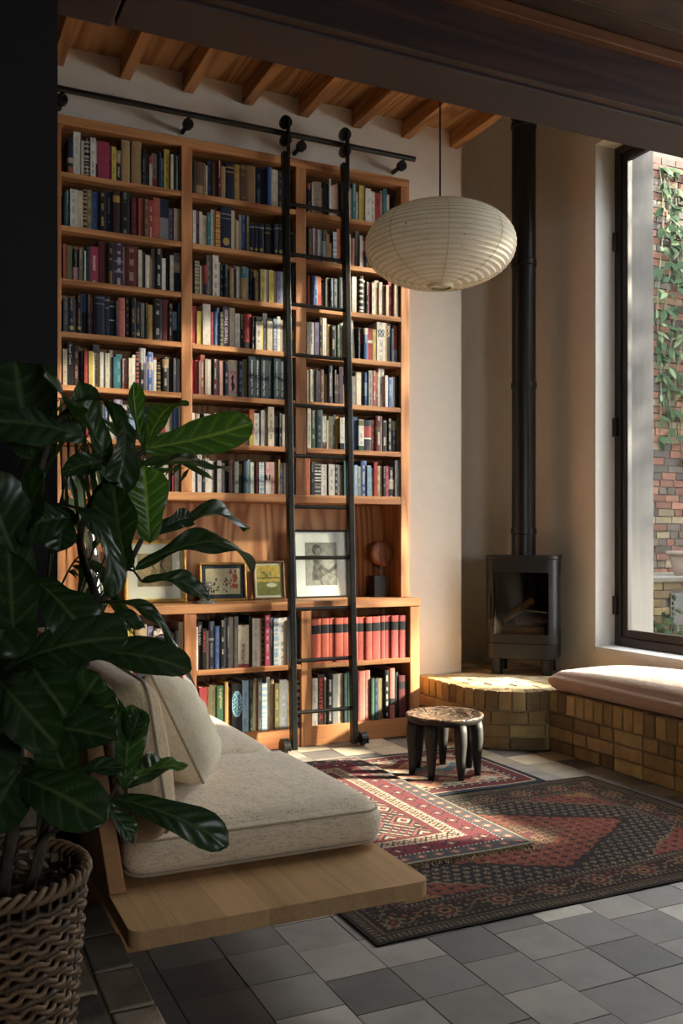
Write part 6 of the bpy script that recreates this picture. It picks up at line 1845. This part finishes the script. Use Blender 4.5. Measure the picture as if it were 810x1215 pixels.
def leaf(bu, tu, w_px, face=(0, 0, 1), bend=0.12, fold=0.18, wave=0.045, tone=(1, 1, 1), curl=0.0, petiole=True):
    """base and tip sights (u, v, distance); w_px its breadth seen square on; face = facing (right, up, to the viewer); bend along, fold across"""
    global leafn
    A, B = P(*bu[:2], f=bu[2]), P(*tu[:2], f=tu[2])
    L = (B - A).length
    w = w_px / FPX * (bu[2] + tu[2]) / 2
    N0 = (RGT * face[0] + Vector((0, 0, 1)) * face[1] - FWD * face[2]).normalized()
    T0 = (B - A).normalized()
    N0 = (N0 - T0 * N0.dot(T0)).normalized()
    NU, NV = 72, 17
    rs = random.Random(leafn * 7 + 1)
    ph = rs.uniform(0, 6)
    vv, cols = [], []
    for i in range(NU + 1):
        t = i / NU
        c = A.lerp(B, t) + N0 * (bend * L * 4 * t * (1 - t)) - N0 * (curl * L * max(0, t - 0.6) ** 2 * 6)
        tn = (B - A) / L + N0 * (bend * 4 * (1 - 2 * t)) - N0 * (curl * 12 * max(0, t - 0.6))
        tn.normalize()
        nrm = (N0 - tn * N0.dot(tn)).normalized()
        sd_ = tn.cross(nrm).normalized()
        hw = w / 2 * gshape(t)
        for j in range(NV):
            s = -1 + 2 * j / (NV - 1)
            h = fold * hw * abs(s) ** 1.3 + wave * L * math.sin(t * 11 + ph + (2 if s > 0 else 0)) * abs(s) ** 2 * min(1, t * 3)
            p = c + sd_ * (hw * s) + nrm * h
            # side veins sunk between puckered fields
            vn = ((t * 6.0 - 1.25 * abs(s)) % 1.0)
            p = p + nrm * (0.0019 * (1 - math.cos((vn - 0.5) * 2 * PI)) * min(1, abs(s) * 4) * (1 - abs(s) ** 4))
            vein = 1 if abs(vn - 0.5) < 0.065 and abs(s) < 0.93 else 0
            vv.append(p)
            g0 = Vector((0.020, 0.044, 0.014))
            if s == 0: g0 = Vector((0.095, 0.125, 0.055))
            elif vein: g0 = Vector((0.050, 0.082, 0.032))
            cols.append((*g0, 1))
    g = G().grid(vv, NU + 1, NV)
    npet = 0
    if petiole:
        q = min(STEMPTS, key=lambda z: (z - A).length)
        if (q - A).length < 0.34:
            k0 = len(g.v)
            mid = (q + A) / 2 + Vector((0, 0, 0.01))
            tdir = (A.lerp(B, 0.06))
            g.tube([q, mid, A, tdir], [0.0032, 0.0028, 0.0026, 0.0015], 6)
            cols += [(0.035, 0.055, 0.016, 1)] * (len(g.v) - k0)
    o = g.build('leaf', M_leaf, fig, smooth=True)
    a = o.data.color_attributes.new('Col', 'FLOAT_COLOR', 'POINT')
    a.data.foreach_set('color', np.array(cols, np.float32).ravel())
    o.color = (*tone, 1)
    leafn += 1
    return o
LG = (2.7, 2.9, 1.2)      # young lighter leaves
# --- crown, upper left
leaf((40, 545, 1.96), (18, 428, 1.80), 92, (0.5, 0.1, 1), -0.06, 0.12)
leaf((88, 500, 1.95), (52, 448, 1.78), 84, (0.2, 0.6, 1), 0.05, 0.2)
leaf((60, 505, 1.94), (0, 425, 1.9), 34, (0.3, 1.0, 0.4), 0.14, 0.5, curl=0.2)
leaf((100, 520, 1.97), (-18, 500, 1.85), 70, (0.1, 0.5, 1), 0.1, 0.1)
leaf((84, 482, 1.97), (148, 505, 2.1), 26, (0.0, 1.0, 0.35), 0.22, 0.4, curl=0.4)
leaf((139, 560, 2.03), (92, 453, 2.0), 40, (0.9, 0.2, 0.7), -0.10, 0.5, tone=(1.2, 1.3, 1))
leaf((148, 500, 2.05), (132, 590, 2.0), 40, (0.7, 0.3, 0.8), 0.14, 0.4)
leaf((172, 534, 2.05), (158, 453, 2.07), 20, (0.5, 0.1, 0.8), -0.12, 0.9, tone=LG)
leaf((176, 525, 2.06), (213, 478, 2.2), 46, (-0.2, 1.0, 0.55), 0.10, 0.15, tone=LG)
leaf((166, 533, 2.05), (299, 502, 2.16), 56, (-0.10, 0.35, 1), -0.05, 0.10, 0.018, tone=LG)
leaf((165, 552, 2.05), (271, 560, 2.25), 36, (0.0, 0.9, 0.55), 0.07, 0.2, tone=(1.2, 1.25, 1))
leaf((150, 548, 2.04), (72, 562, 2.0), 30, (0, 0.5, 1), 0.12, 0.25)
leaf((120, 584, 2.04), (118, 560, 1.9), 30, (0.6, 0.5, 1), 0.1, 0.4)
# --- middle
leaf((178, 644, 2.03), (170, 553, 2.02), 56, (0.15, 0.0, 1), -0.04, 0.12, 0.02, tone=LG)
leaf((152, 676, 2.02), (135, 575, 1.97), 62, (-0.35, 0.1, 1), 0.04, 0.25)
leaf((66, 598, 1.94), (131, 708, 1.88), 36, (0.75, 0.5, 0.45), 0.26, 0.3, curl=0.0)
leaf((92, 614, 1.95), (14, 628, 1.9), 60, (0, 0.4, 1), 0.10, 0.1)
leaf((80, 615, 1.96), (70, 655, 1.9), 40, (0, 0.7, 0.8), 0.12, 0.2)
leaf((172, 640, 2.04), (296, 617, 2.22), 38, (-0.1, 0.8, 0.75), 0.13, 0.25, curl=0.1)
leaf((160, 676, 2.03), (304, 651, 2.20), 44, (-0.1, 0.75, 0.8), 0.15, 0.2, curl=0.25)
leaf((196, 625, 2.06), (226, 614, 2.1), 26, (0.2, 0.3, 1), 0.15, 0.3)
leaf((168, 690, 2.02), (246, 714, 2.06), 34, (0.3, 0.8, 0.65), 0.22, 0.3, curl=0.0)
leaf((119, 716, 2.01), (209, 776, 2.02), 26, (0.55, 0.75, 0.4), 0.24, 0.4, curl=0.3)
leaf((100, 735, 1.99), (172, 745, 2.0), 30, (0.0, 1.0, 0.45), 0.13, 0.2)
leaf((34, 648, 1.97), (55, 560, 1.85), 56, (-0.5, 0.2, 1), 0.08, 0.25)
leaf((30, 690, 1.95), (-25, 560, 1.85), 80, (0.4, 0.1, 1), 0.06, 0.2)
leaf((30, 700, 1.96), (-12, 780, 1.82), 82, (0.3, 0.5, 1), 0.12, 0.15)
leaf((44, 690, 1.98), (108, 760, 1.9), 60, (0.0, 0.7, 0.8), 0.12, 0.2)
leaf((0, 800, 1.9), (152, 757, 1.86), 76, (-0.1, 0.75, 0.75), 0.10, 0.12, 0.02)
leaf((85, 782, 2.0), (226, 797, 1.95), 60, (-0.05, 0.85, 0.6), 0.12, 0.16, 0.02)
leaf((24, 770, 1.95), (80, 850, 1.85), 64, (0, 0.5, 1), 0.10, 0.2)
leaf((20, 790, 1.95), (10, 650, 1.75), 64, (0.3, 0.0, 1), 0.05, 0.2)
# --- lower
leaf((-6, 800, 1.9), (70, 888, 1.72), 62, (-0.2, 0.6, 0.8), 0.12, 0.16)
leaf((20, 870, 1.95), (138, 878, 1.86), 62, (0.0, 0.8, 0.7), 0.10, 0.2)
leaf((70, 850, 2.0), (140, 838, 1.95), 52, (0, 0.6, 1), 0.08, 0.2)
leaf((70, 880, 2.0), (118, 800, 1.95), 60, (-0.2, 0.2, 1), 0.05, 0.15)
leaf((90, 840, 2.02), (60, 780, 1.9), 56, (0.4, 0.2, 1), 0.05, 0.15)
leaf((148, 934, 2.05), (158, 836, 2.02), 46, (0.55, 0.1, 0.8), -0.05, 0.35, tone=(1.3, 1.45, 1))
leaf((150, 880, 2.05), (136, 826, 2.02), 36, (-0.3, 0.3, 0.9), 0.12, 0.5)
leaf((152, 880, 2.05), (166, 842, 2.03), 24, (0.4, 0.4, 0.8), 0.12, 0.5)
leaf((146, 925, 2.05), (223, 908, 2.12), 20, (0.0, 0.9, 0.5), 0.07, 0.3, tone=LG)
leaf((147, 936, 2.05), (203, 905, 2.2), 44, (0.1, 1.0, 0.6), 0.06, 0.2)
leaf((134, 948, 2.05), (271, 1003, 2.02), 48, (-0.1, 0.85, 0.65), 0.10, 0.14, 0.018)
leaf((112, 945, 2.03), (156, 998, 2.0), 26, (0.6, 0.6, 0.6), 0.10, 0.5)
leaf((58, 930, 1.98), (152, 912, 2.0), 26, (0, 1.0, 0.5), 0.10, 0.25)
leaf((10, 920, 1.92), (126, 975, 1.80), 68, (-0.15, 0.75, 0.75), 0.12, 0.10, 0.02)
leaf((36, 900, 1.95), (-20, 990, 1.8), 72, (0.2, 0.6, 0.9), 0.14, 0.15)
leaf((90, 935, 2.0), (60, 870, 1.9), 50, (0, 0.3, 1), 0.08, 0.2)
leaf((10, 860, 1.92), (-20, 930, 1.75), 66, (0.2, 0.5, 0.9), 0.10, 0.15)
# --- away from the room, out of the picture's left edge, so the crown is whole from the side
for k in range(10):
    u0, v0 = random.uniform(-40, 20), 520 + k * 45
    leaf((u0, v0, 1.98), (u0 - random.uniform(60, 130), v0 + random.uniform(-60, 60), random.uniform(1.85, 2.15)), random.uniform(54, 76), (-0.2, random.uniform(0.3, 0.9), 0.8), 0.1, 0.2)

# ------------------------------------------------------------------ slender palm behind the fig
palm = thing('parlour_palm', 'slender feathery palm growing behind the fig in a dark pot', 'plant', (0.30, 2.50, BZ + 0.001))
G().lathe([(0.055, 0), (0.075, 0.01), (0.095, 0.15), (0.10, 0.155), (0.09, 0.155), (0.085, 0.14), (0.001, 0.14)], 28, cap=False).build('pot', plain('dark_glazed_pot', '#2a2422', 0.4), palm, local=True, smooth=True)
M_palm = plain('palm_leaflet', '#4c652a', 0.5, var=0.3, bscale=12)
def frond(pts, ln, droop, nleaf=22):
    sp_ = spline([P(u, v, f=f) for u, v, f in pts], 8)
    base = Vector((0.30, 2.50, BZ + 0.14))
    sp_ = spline([base, base.lerp(sp_[0], 0.5) + Vector((0, 0, 0.05)), sp_[0]], 6)[:-1] + sp_
    g = G()
    m_ = len(sp_)
    stem = G().tube(sp_, [0.0042 - 0.003 * i / m_ for i in range(m_)], 6).build('frond_stem', M_stem, palm, smooth=True)
    st = int(m_ * 0.45)
    for q in range(nleaf):
        i = st + (m_ - 1 - st) * q / nleaf
        i0 = int(i)
        p = sp_[i0]; t = (sp_[min(i0 + 1, m_ - 1)] - sp_[i0 - 1]).normalized()
        for sg in (-1, 1):
            side = t.cross(Vector((0, 0, 1)))
            if side.length < 0.2: side = RGT.copy()
            side.normalize()
            d = (side * sg * 0.8 + t * 0.55 + Vector((0, 0, -droop))).normalized()
            l = ln * (0.7 + 0.5 * math.sin(PI * (q + 1) / (nleaf + 1))) * random.uniform(0.85, 1.1)
            wv_ = d.cross(FWD).normalized()
            a, b_, c = p, p + d * l * 0.45, p + d * l + Vector((0, 0, -droop * l * 0.4))
            ww = 0.0075
            G_ = g.add([a - wv_ * 0.001, a + wv_ * 0.001, b_ + wv_ * ww, c, b_ - wv_ * ww], [(0, 1, 2, 3, 4)])
    g.build('leaflets', M_palm, palm, kind='stuff')
frond([(60, 640, 2.6), (82, 560, 2.6), (112, 490, 2.62), (60, 470, 2.5)], 0.24, 1.0)
frond([(95, 700, 2.6), (130, 600, 2.62), (172, 540, 2.7), (150, 480, 2.8)], 0.11, 0.1, 14)
frond([(70, 700, 2.6), (95, 660, 2.62), (120, 690, 2.7), (130, 720, 2.75)], 0.13, 0.5, 14)
frond([(110, 700, 2.6), (150, 600, 2.65), (190, 545, 2.75), (232, 560, 2.9)], 0.11, 0.2, 12)

# ------------------------------------------------------------------ garden beyond the window
random.seed(33)
M_sooty = plain('sooty_mortar', '#3f3b36', 0.95, bumpy=0.4, bscale=40, var=0.25)
gnd = struct('ground', G().box(WALL_X + 0.33, 14, -7, 12, -0.25, -0.12), plain('garden_paving', '#5d574e', 0.9, var=0.25, bscale=4))
sky_blocker = struct('wall_sky_blocker', G().box(WALL_X + 0.33, 8.2, -2.1, 0.1, -0.12, 6.0), plain('sky_blocker_brick', '#5b4a3e', 0.9, var=0.2, bscale=8))  # unseen block added to screen sky light from the pier and garden wall
struct('wall_sun_blocker', G().box(9.7, 10.0, 3.3, 9.0, -0.12, 5.4), M_sooty)  # unseen wall added to keep direct sun off the garden wall
pier = G().prism([(4.219, 4.66), (4.452, 4.66), (4.452, 4.95), (4.324, 4.95), (4.324, 4.707), (4.219, 4.707)], -0.12, 4.6)
po = pier.build('concrete_pier', M_concrete, None, bevel=0.004)
tag(po, 'tall pale board-marked pier standing just outside the window', 'pier')
gw = thing('garden_wall', 'old mixed red and yellow brick garden wall behind the window', 'wall', (6.6, 7.34, 0))
GY = 7.34
G().box(4.4, 9.5, GY + 0.012, GY + 0.24, -0.15, 5.6).build('mortar_bed', M_sooty, gw)
gtones = ['#8f5a48', '#a06650', '#7c6a55', '#6d6258', '#9a8a6a', '#b07a62', '#857b6e', '#5d544d', '#a9977a', '#94604c']
xa, xb = 6.72, 7.80
nbk = 0
for r in range(60):
    z0 = 0.86 + r * 0.0765
    if z0 > 5.2: break
    x = xa - random.uniform(0.0, 0.2)
    while x < xb:
        ln = random.choice([0.215, 0.215, 0.104, 0.18])
        g = G().box(x, x + ln, GY - random.uniform(0.0, 0.008), GY + 0.05, z0, z0 + 0.066)
        g.v = [(p[0] + random.uniform(-0.006, 0.006), p[1], p[2] + random.uniform(-0.005, 0.005)) for p in g.v]
        c = lin(random.choice(gtones)); k = random.uniform(0.17, 0.32)
        ob = g.build('brick', M_brick, gw, color=tuple(q * k for q in c), origin=(x + ln / 2, GY, z0 + 0.03))
        nbk += 1
        x += ln + 0.012
lw = thing('raised_bed', 'low yellow brick planter wall with a stone ledge outside the window', 'planter', (6.4, 6.6, 0))
G().box(5.2, 9.5, 6.35, 7.30, -0.14, 0.84).build('mortar_bed', M_sooty, lw)
G().box(5.2, 9.5, 6.30, 7.32, 0.842, 0.885).build('coping', plain('grey_stone_ledge', '#45423c', 0.9, var=0.2, bscale=9), lw, bevel=0.006)
for r in range(11):
    z0 = 0.02 + r * 0.0755
    x = 5.72 + (0.11 if r % 2 else 0)
    while x < 6.95:
        if not (6.25 < x + 0.1 < 6.62 and 0.38 < z0 < 0.72):
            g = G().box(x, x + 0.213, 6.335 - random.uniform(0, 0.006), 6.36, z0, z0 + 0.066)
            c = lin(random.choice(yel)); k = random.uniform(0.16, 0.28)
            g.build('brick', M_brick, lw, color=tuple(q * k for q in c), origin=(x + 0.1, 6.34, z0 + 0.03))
        x += 0.224
vb_ = thing('air_vent', 'black louvred vent set in the low planter wall outside', 'vent', (6.44, 6.33, 0.36))
G().box(6.24, 6.66, 6.318, 6.334, 0.38, 0.74).build('vent_frame', M_black, vb_)
for k in range(7):
    G().box(6.26, 6.64, 6.306, 6.3175, 0.40 + k * 0.047, 0.43 + k * 0.047).build('louvre', M_black, vb_)
pt = P(818, 680, Y=6.62)
pot = thing('terracotta_pot', 'weathered grey terracotta pot standing on the ledge outside', 'pot', (pt.x, 6.62, 0.8855))
M_terra = plain('weathered_terracotta', '#4d433c', 0.9, var=0.2, bscale=10)
G().lathe([(0.14, 0.0), (0.19, 0.19), (0.185, 0.19), (0.135, 0.01), (0.001, 0.01)], 32, cap=False).build('body', M_terra, pot, local=True, smooth=True)
G().lathe([(0.191, 0.191), (0.215, 0.194), (0.218, 0.23), (0.2, 0.232), (0.19, 0.2)], 32, cap=False).build('rim', M_terra, pot, local=True, smooth=True)
G().lathe([(0.001, 0.185), (0.184, 0.188)], 24, cap=False).build('soil', plain('soil', '#2c241d', 0.95), pot, local=True)
M_climb = plain('climber_leaf', '#1e2c1d', 0.75, spec=0.06, var=0.35, bscale=6)
M_climb2 = plain('pale_climber_leaf', '#454f3a', 0.75, spec=0.06, var=0.25, bscale=6)
def simple_leaf(name, parent, p, d, nrm, l, w, mat):
    s = d.cross(nrm).normalized()
    vv = [p, p + d * l * 0.3 + s * w * 0.45, p + d * l * 0.65 + s * w * 0.4 - nrm * l * 0.05, p + d * l - nrm * l * 0.16, p + d * l * 0.65 - s * w * 0.4 - nrm * l * 0.05, p + d * l * 0.3 - s * w * 0.45, p + d * l * 0.35 + nrm * 0.008]
    return G().add(vv, [(0, 1, 6), (1, 2, 6), (2, 3, 6), (3, 4, 6), (4, 5, 6), (5, 0, 6)]).build(name, mat, parent, smooth=True)
cl = thing('climbing_plant', 'leafy climber hanging down the brick garden wall outside', 'climber', (7.2, GY - 0.04, 2.5))
for k in range(5):
    u = 783 + k * 8
    x = P(u, 300, Y=GY - 0.06).x
    zb = [1.9, 2.55, 2.0, 2.2, 1.7][k]
    pts = [(x + 0.05 * math.sin(z * 3 + k), GY - 0.05 - 0.03 * math.sin(z * 2), z) for z in np.linspace(5.1, zb + 0.4, 14)]
    G().tube(pts, 0.006, 5).build('vine', M_stem, cl, smooth=True)
    for p in pts:
        for _ in range(3):
            d = Vector((random.uniform(-0.8, 0.8), random.uniform(-0.7, 0.0), random.uniform(-1.0, -0.1))).normalized()
            nr = Vector((random.uniform(-0.5, 0.5), -1, random.uniform(0.1, 0.8))).normalized()
            nr = (nr - d * nr.dot(d)).normalized()
            simple_leaf('leaf', cl, Vector(p), d, nr, random.uniform(0.10, 0.19), random.uniform(0.045, 0.08), M_climb if random.random() < 0.75 else M_climb2)
iv = thing('ivy', 'dark ivy growing in front of the low planter wall outside', 'ivy', (6.1, 6.28, 0.5))
for k in range(4):
    x = P(780 + k * 7, 730, Y=6.27).x
    pts = [(x + 0.04 * math.sin(z * 9 + k), 6.27 - 0.02 * k % 0.05, z) for z in np.linspace(-0.1, 0.45 + 0.12 * (k % 3), 9)]
    G().tube(pts, 0.005, 5).build('vine', M_stem, iv, smooth=True)
    for p in pts[2:]:
        for _ in range(3):
            d = Vector((random.uniform(-1, 1), random.uniform(-0.6, 0.0), random.uniform(-0.5, 0.7))).normalized()
            nr = Vector((random.uniform(-0.4, 0.4), -0.8, random.uniform(0.2, 0.8)))
            nr = (nr - d * nr.dot(d)).normalized()
            simple_leaf('leaf', iv, Vector(p), d, nr, random.uniform(0.06, 0.10), random.uniform(0.05, 0.08), M_climb)
# a garden tree whose crown breaks the sunlight into patches
tree = thing('garden_tree', 'leafy garden tree outside the window breaking up the sunlight', 'tree', (7.2, 2.6, -0.12))
G().tube([(7.2, 2.6, -0.12), (7.22, 2.65, 1.2), (7.15, 2.7, 2.4), (7.2, 2.8, 3.4)], [0.10, 0.085, 0.07, 0.05], 10).build('trunk', M_bark, tree, smooth=True)
for k in range(5):
    a = 2 * PI * k / 5
    G().tube([(7.17, 2.68, 2.2 + 0.2 * k), (7.17 + 0.5 * math.cos(a), 2.7 + 0.5 * math.sin(a), 2.8 + 0.2 * k), (7.17 + 0.9 * math.cos(a), 2.75 + 0.9 * math.sin(a), 3.2 + 0.2 * k)], [0.035, 0.025, 0.012], 7).build('bough', M_bark, tree, smooth=True)
g = G()
TREE_CLUMPS = []
for k in range(0):
    pass
for _ in range(7000):
    c = Vector((7.2, 2.35, 4.1)) + Vector((random.gauss(0, 0.55), random.gauss(0, 1.25), random.gauss(0, 0.9)))
    if c.z < 2.55 + 0.18 * math.sin(c.y * 5) + 0.1 * math.sin(c.y * 13): continue
    d = Vector((random.uniform(-1, 1), random.uniform(-1, 1), random.uniform(-1, 0.4))).normalized()
    nr = Vector((random.uniform(-1, 1), random.uniform(-1, 1), 1)); nr = (nr - d * nr.dot(d)).normalized()
    s = d.cross(nr)
    l, w = random.uniform(0.09, 0.15), random.uniform(0.05, 0.08)
    g.add([c, c + d * l * 0.5 + s * w / 2, c + d * l, c + d * l * 0.5 - s * w / 2], [(0, 1, 2, 3)])
g.build('foliage', M_climb, tree, kind='stuff')
